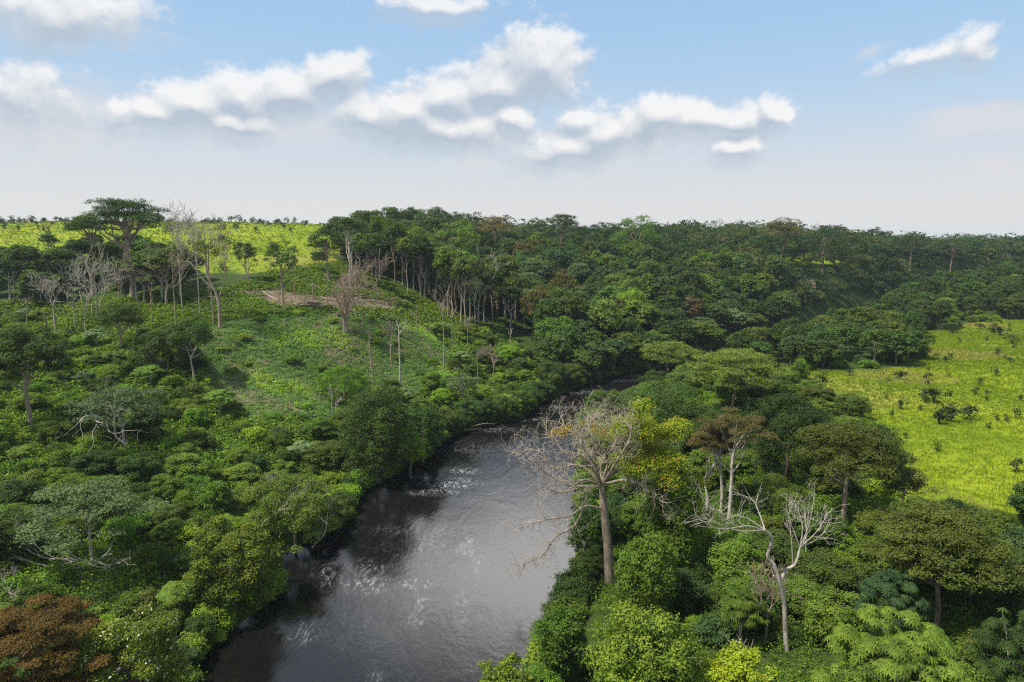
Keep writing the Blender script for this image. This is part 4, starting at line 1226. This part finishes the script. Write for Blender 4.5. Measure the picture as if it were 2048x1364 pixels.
# thicket of the left bank
LEFT = apoly([(-120, 1560), (-120, 660), (60, 640), (240, 690), (380, 660), (400, 720), (430, 795), (520, 845), (650, 845), (760, 805), (905, 772), (905, 705), (850, 655), (940, 660), (1010, 670), (1060, 720), (1090, 790), (1040, 836), (950, 850), (880, 885), (760, 960), (690, 1045), (540, 1110), (540, 1195), (370, 1364), (300, 1560)])
for x, y, r in darts(LEFT, 110, 2.2, 4.4, 14000, .60, lambda x, y, r, s: inview(x, y, 6, 60) and not open_land(x, y, 2) and (y < 132 or s < 25 or (x * 7.3 + y * 3.1) % 1 < .22), seed=51):
    z = gh(x, y); pr = MID[int(rng.choice(9, p=[.10, .26, .14, .12, .06, .06, .10, .06, .10]))]; H = r * rng.uniform(1.2, 1.7)
    put('understory_tree', pr, (x, y, z - .8), H, r, auto_label(pr[1], (x, y, z), H, (4, 6)), 'tree', 'low trees of the left thicket')
for x, y, r in darts(LEFT, 24, 2.0, 3.2, 9000, .7, lambda x, y, r, s: inview(x, y, 6, 60) and not open_land(x, y, 1), seed=53):
    z = gh(x, y); pr = ROS[int(rng.integers(2))]; H = r * rng.uniform(1.5, 2.0)
    put('palmate_sapling', pr, (x, y, z - .3), H, r, auto_label(pr[1], (x, y, z), H, (4, 5)), 'tree', 'young palmate-leaved trees of the left thicket')
for x, y, r in darts(LEFT, 250, 1.3, 2.7, 20000, .50, lambda x, y, r, s: inview(x, y, 5, 60) and not open_land(x, y, .5), seed=52):
    z = gh(x, y); pr = BUSH[int(rng.choice(8, p=[.24, .24, .15, .05, .06, .05, .06, .15]))]; H = r * rng.uniform(1.1, 1.7)
    put('thicket_bush', pr, (x, y, z - .3), H, r, auto_label(pr[1], (x, y, z), H, (1.9, 2.7)), 'bush', 'bushes of the left thicket', parts=('stem', 'foliage'))

for x, y, r in darts(CROP, 34, .9, 2.2, 9000, 1.3, lambda x, y, r, s: (x * 5.1 + y) % 3 < 1.6, seed=57):
    z = gh(x, y); pr = BUSH[int(rng.choice([0, 1, 2, 6, 6, 2]))]; H = r * rng.uniform(.7, 1.1)
    put('field_bush', pr, (x, y, z - .3), H, r, auto_label(pr[1] + ' in the field', (x, y, z), H, (1.2, 1.8)), 'bush', 'bushes standing in the crop field', parts=('stem', 'foliage'))

# shrubs of the savannas
def shrubs(poly, n, rmin, rmax, seed, look, group, f):
    for x, y, r in darts(poly, n, rmin, rmax, 9000, f, lambda x, y, r, s: inview(x, y, 10, 20), False, seed):
        z = gh(x, y)
        ob = bpy.data.objects.new('savanna_shrub', SHR[int(rng.integers(4))]); COL.objects.link(ob)
        k = r / 1.0
        ob.location = (x, y, z); ob.rotation_euler = (0, 0, rng.uniform(0, 6.28)); ob.scale = (k, k, k * rng.uniform(.8, 1.3))
        tag(ob, auto_label(look, (x, y, z), r * 2, (1.8, 2.8)), 'shrub', group)


shrubs(SAV_R, 55, .4, 1.0, 61, 'scrubby dark savanna shrub', 'shrubs on the right savanna', 1.2)
for (px, py, k) in ((1868, 808, 2.3), (1900, 845, 2.4), (1880, 850, 1.8), (1930, 840, 1.7), (1850, 805, 1.6), (1800, 760, 1.6), (1985, 665, 2.2), (1905, 668, 2.0), (2000, 672, 2.4), (1960, 660, 1.8), (1645, 765, 1.6), (2025, 690, 2.0)):
    b = at(px, py); ob = bpy.data.objects.new('savanna_shrub', SHR[px % 4]); COL.objects.link(ob); ob.location = b; ob.scale = (k, k, k * .8); ob.rotation_euler = (0, 0, px)
    tag(ob, auto_label('broad dark savanna shrub', b, k * 2, (3.4, 4.4)), 'shrub', 'shrubs on the right savanna')
shrubs(SAV_L, 250, .7, 1.9, 62, 'scrubby dark hill shrub', 'shrubs on the grass hill', 1.5)
# the low treeline along the crest of the grass hill
for i in range(88):
    px = 335 + 355 * math.sin(i * 1.7 + .6 * math.sin(i * .9)) + rng.normal(0, 14); d = ray(px, 445); Y = rng.uniform(425, 470)
    x = d[0] / d[1] * Y; z = gh(x, Y); k = rng.uniform(.6, 1.2) if i % 3 else rng.uniform(1.2, 2.3)
    ob = bpy.data.objects.new('crest_shrub', SHR[i % 4]); COL.objects.link(ob); ob.location = (x, Y, z); ob.scale = (k, k, k * 1.1); ob.rotation_euler = (0, 0, i)
    tag(ob, auto_label('dark little tree on the hill crest', (x, Y, z), k * 2, (3, 4)), 'shrub', 'little trees along the crest of the grass hill')

# thin stalks and saplings on the crop field
for i, (px, pb, pt) in enumerate([(543, 822, 765), (548, 826, 775), (567, 838, 780), (583, 830, 775), (602, 832, 782), (625, 820, 770), (497, 800, 765), (470, 695, 675), (465, 690, 672), (478, 698, 680), (520, 810, 770), (640, 812, 775), (440, 770, 720), (418, 820, 760)]):
    b, H, _ = spec(px, pb, pt, 6); mb = MB(); g = G(i + 70)
    P_ = curve([(0, 0, -.2), (g.normal(0, .1), 0, H * .5), (g.normal(0, .2), 0, H)], 5); tube(mb, P_, [.05, .045, .04, .035, .02], 5)
    o = empty('stalk_plant', b); mb.obj('stem', M['tan'], o, True); c = MB()
    crown(c, [(*P_[-1], .5, .5, .4)], 60, .5, .18, g, low=-.5, tw=.2); c.obj('leaf_tuft', M['lime'], o)
    tag(o, f'{"tall" if H > 5.5 else "short"} pale plant stalk with a small leaf tuft {where(b, H)}', 'plant', 'thin stalks on the crop field')

# ------------------------------------------------------------------ ground cover (stuff)
def cover(name, label, poly, n, mat, clump, seed, avoid=(), hfun=None, rows=False):
    g = G(seed); poly = np.asarray(poly, float); lo, hi_ = poly.min(0), poly.max(0)
    X = g.uniform(lo[0], hi_[0], n * 4); Y = g.uniform(lo[1], hi_[1], n * 4)
    k = poly_in(poly, X, Y) & (poly_dist(RIV, X, Y) > .3)
    for p in avoid: k &= poly_dist(p, X, Y) > -1.0
    X, Y = X[k][:n], Y[k][:n]
    if rows: Y = np.round(Y / 1.3) * 1.3 + g.normal(0, .18, len(Y))
    Z = height(X, Y)
    mb = MB(); clump(mb, X, Y, Z, g)
    ob = mb.obj(name, M[mat]); ob['kind'] = 'stuff'; ob['label'] = label
    return ob


def leafy(hs, rad, per, L):
    def f(mb, X, Y, Z, g):
        n = len(X); patch = .5 + .5 * np.sin(X * .21 + 2 * np.sin(Y * .13)) * np.cos(Y * .17)
        h = g.uniform(*hs, n) * (.6 + .7 * patch)
        P = np.stack([X, Y, Z], -1)[:, None] + g.normal(0, rad, (n, per, 3)) * [1, 1, 0]
        P[:, :, 2] += h[:, None] * g.random((n, per)) ** .6
        P = P.reshape(-1, 3); N = nrm(g.normal(0, .55, P.shape) + [0, 0, 1])
        a = np.clip(np.repeat(.45 * g.random(n) + .35 * patch, per) + .2 * g.random(n * per), 0, 1)
        k = np.repeat((g.random(n) < .10) * g.uniform(.4, 1, n), per)
        s = np.clip(np.hypot(P[:, 0], P[:, 1]) / 110, .8, 2.2)
        leaves(mb, P, N, L * s, L * .5 * s, g, a, k)
    return f


def patchy(L):
    """low crop in patches: dense blue-green, pale lime, and thin over bare soil"""
    def f(mb, X, Y, Z, g):
        s1 = np.sin(X * .19 + 1.8 * np.sin(Y * .11 + .5)) + np.cos(Y * .23 - X * .07 + 1.2) + .5 * np.sin(X * .55 + Y * .4)
        soil = smooth(.2, 1.2, np.sin(X * .13 + Y * .05 + 2.2) + .8 * np.cos(Y * .16 + .6) + .4 * np.sin(X * .7) - (Y - 160) * .02)
        kp = g.random(len(X)) > soil * .6
        X, Y, Z, s1, soil = X[kp], Y[kp], Z[kp], s1[kp], soil[kp]
        n = len(X); per = 12
        h = g.uniform(.25, .7, n) * (1 + .9 * smooth(.2, 1.4, s1))
        P = np.stack([X, Y, Z], -1)[:, None] + g.normal(0, .38, (n, per, 3)) * [1, 1, 0]
        P[:, :, 2] += h[:, None] * g.random((n, per)) ** .6
        P = P.reshape(-1, 3); N = nrm(g.normal(0, .5, P.shape) + [0, 0, 1])
        a = np.clip(np.repeat(.35 * g.random(n) + .12 + .28 * smooth(-1, 1.5, s1), per) + .3 * g.random(n * per), 0, 1)
        k = np.repeat(smooth(.9, 1.6, s1) * g.uniform(.5, 1, n) + (g.random(n) < .04) * .8, per)
        leaves(mb, P, N, L * 1.2, L * .5, g, a, np.clip(k, 0, 1))
    return f


def tufts(hs, per, wid):
    def f(mb, X, Y, Z, g):
        n = len(X)
        B = np.repeat(np.stack([X, Y, Z], -1), per, 0) + g.normal(0, .28, (n * per, 3)) * [1, 1, 0]
        h = np.repeat(g.uniform(*hs, n), per) * g.uniform(.7, 1.2, n * per)
        ln = g.normal(0, .32, (n * per, 3)) + [.12, 0, 1]; ln = nrm(ln)
        s = np.clip(np.hypot(B[:, 0], B[:, 1]) / 140, .8, 2.5)
        side = nrm(np.cross(ln, g.normal(0, 1, ln.shape))) * (wid * s)[:, None]
        T = B + ln * h[:, None]; Mm = B + ln * h[:, None] * .45
        V = np.stack([B - [0, 0, .1], Mm + side, T, Mm - side], 1)
        dry = np.repeat((np.sin(X * .06 + 1.7 * np.sin(Y * .045)) + .6 * np.sin(Y * .11 + X * .05) > 1.05) * g.uniform(.2, .9, n), per)
        a = np.clip(np.repeat(.5 + .3 * np.sin(X * .05) * np.cos(Y * .07) + .35 * g.normal(0, .5, n), per), 0, 1)
        mb.add(V.reshape(-1, 3), np.arange(4 * n * per).reshape(-1, 4), a, dry)
    return f


cover('grass', 'yellow-green savanna grass on the right plateau', SAV_R, 42000, 'grass', tufts((.3, .6), 5, .05), 81)
cover('grass', 'yellow-green grass covering the hill', SAV_L, 45000, 'grass', tufts((.5, 1.0), 4, .07), 82)
cover('undergrowth', 'leafy undergrowth of the left thicket', LEFT, 20000, 'under', leafy((.5, 1.5), .45, 15, .40), 83, (CROP, SOIL, SAV_L))
cover('undergrowth', 'leafy undergrowth of the right bank', RIGHT, 10000, 'under', leafy((.5, 1.6), .45, 15, .40), 84, (SAV_R,))
cover('crop_plants', 'low crop plants in uneven rows on the slope', CROP, 11000, 'crop', patchy(.38), 85, (SOIL,))
UP = apoly([(-60, 690), (-60, 610), (200, 600), (420, 585), (470, 575), (690, 520), (740, 560), (850, 590), (940, 645), (1010, 640), (1010, 670), (940, 662), (850, 658), (640, 632), (420, 650), (380, 665), (240, 690)])
cover('undergrowth', 'leafy undergrowth between the dead trees and the forest edge', UP, 9000, 'under', leafy((.4, 1.6), .5, 12, .40), 86, (SOIL,))

cover('undergrowth', 'weeds growing between the logs of the felled plot', SOIL, 70, 'under', leafy((.3, 1.0), .5, 12, .36), 87)
# branches and trash wood strewn over the felled plot
mb = MB(); g = G(88); lo, hi_ = SOIL.min(0), SOIL.max(0)
X = g.uniform(lo[0] - 4, hi_[0] + 4, 2600); Y = g.uniform(lo[1] - 4, hi_[1] + 4, 2600); k = poly_dist(SOIL, X, Y) < 2.0
for x, y in zip(X[k][:620], Y[k][:620]):
    z = gh(x, y); a = g.uniform(0, 6.28); L = g.uniform(.8, 4.0); r = g.uniform(.03, .12)
    d = np.array([math.cos(a), math.sin(a), g.uniform(-.02, .35)]) * L
    tube(mb, curve([(x, y, z), np.array([x, y, z + .15]) + d * .5 + g.normal(0, .15, 3), np.array([x, y, z + .05]) + d], 4), np.linspace(r, r * .5, 4), 4)
ob = mb.obj('brushwood', M['deadwood'], None, True); ob['kind'] = 'stuff'; ob['label'] = 'cut branches strewn over the felled brown plot'

# ------------------------------------------------------------------ humid air
hb = MB()
x0, x1, y0, y1, z0, z1 = -9000., 9000., -400., 14500., -4., 82.
Vh = [(x, y, z) for z in (z0, z1) for y in (y0, y1) for x in (x0, x1)]
hb.add(Vh, [(0, 2, 3, 1), (4, 5, 7, 6), (0, 1, 5, 4), (1, 3, 7, 5), (3, 2, 6, 7), (2, 0, 4, 6)])
hm, q = new_mat('haze_air')
pv = q.new('ShaderNodeVolumePrincipled'); pv.inputs['Density'].default_value = 0.00008; pv.inputs['Color'].default_value = (.80, .90, 1.0, 1); pv.inputs['Anisotropy'].default_value = .2
oo = q.new('ShaderNodeOutputMaterial'); q.l.new(pv.outputs[0], oo.inputs['Volume'])
HZ = hb.obj('haze', hm); HZ['kind'] = 'stuff'
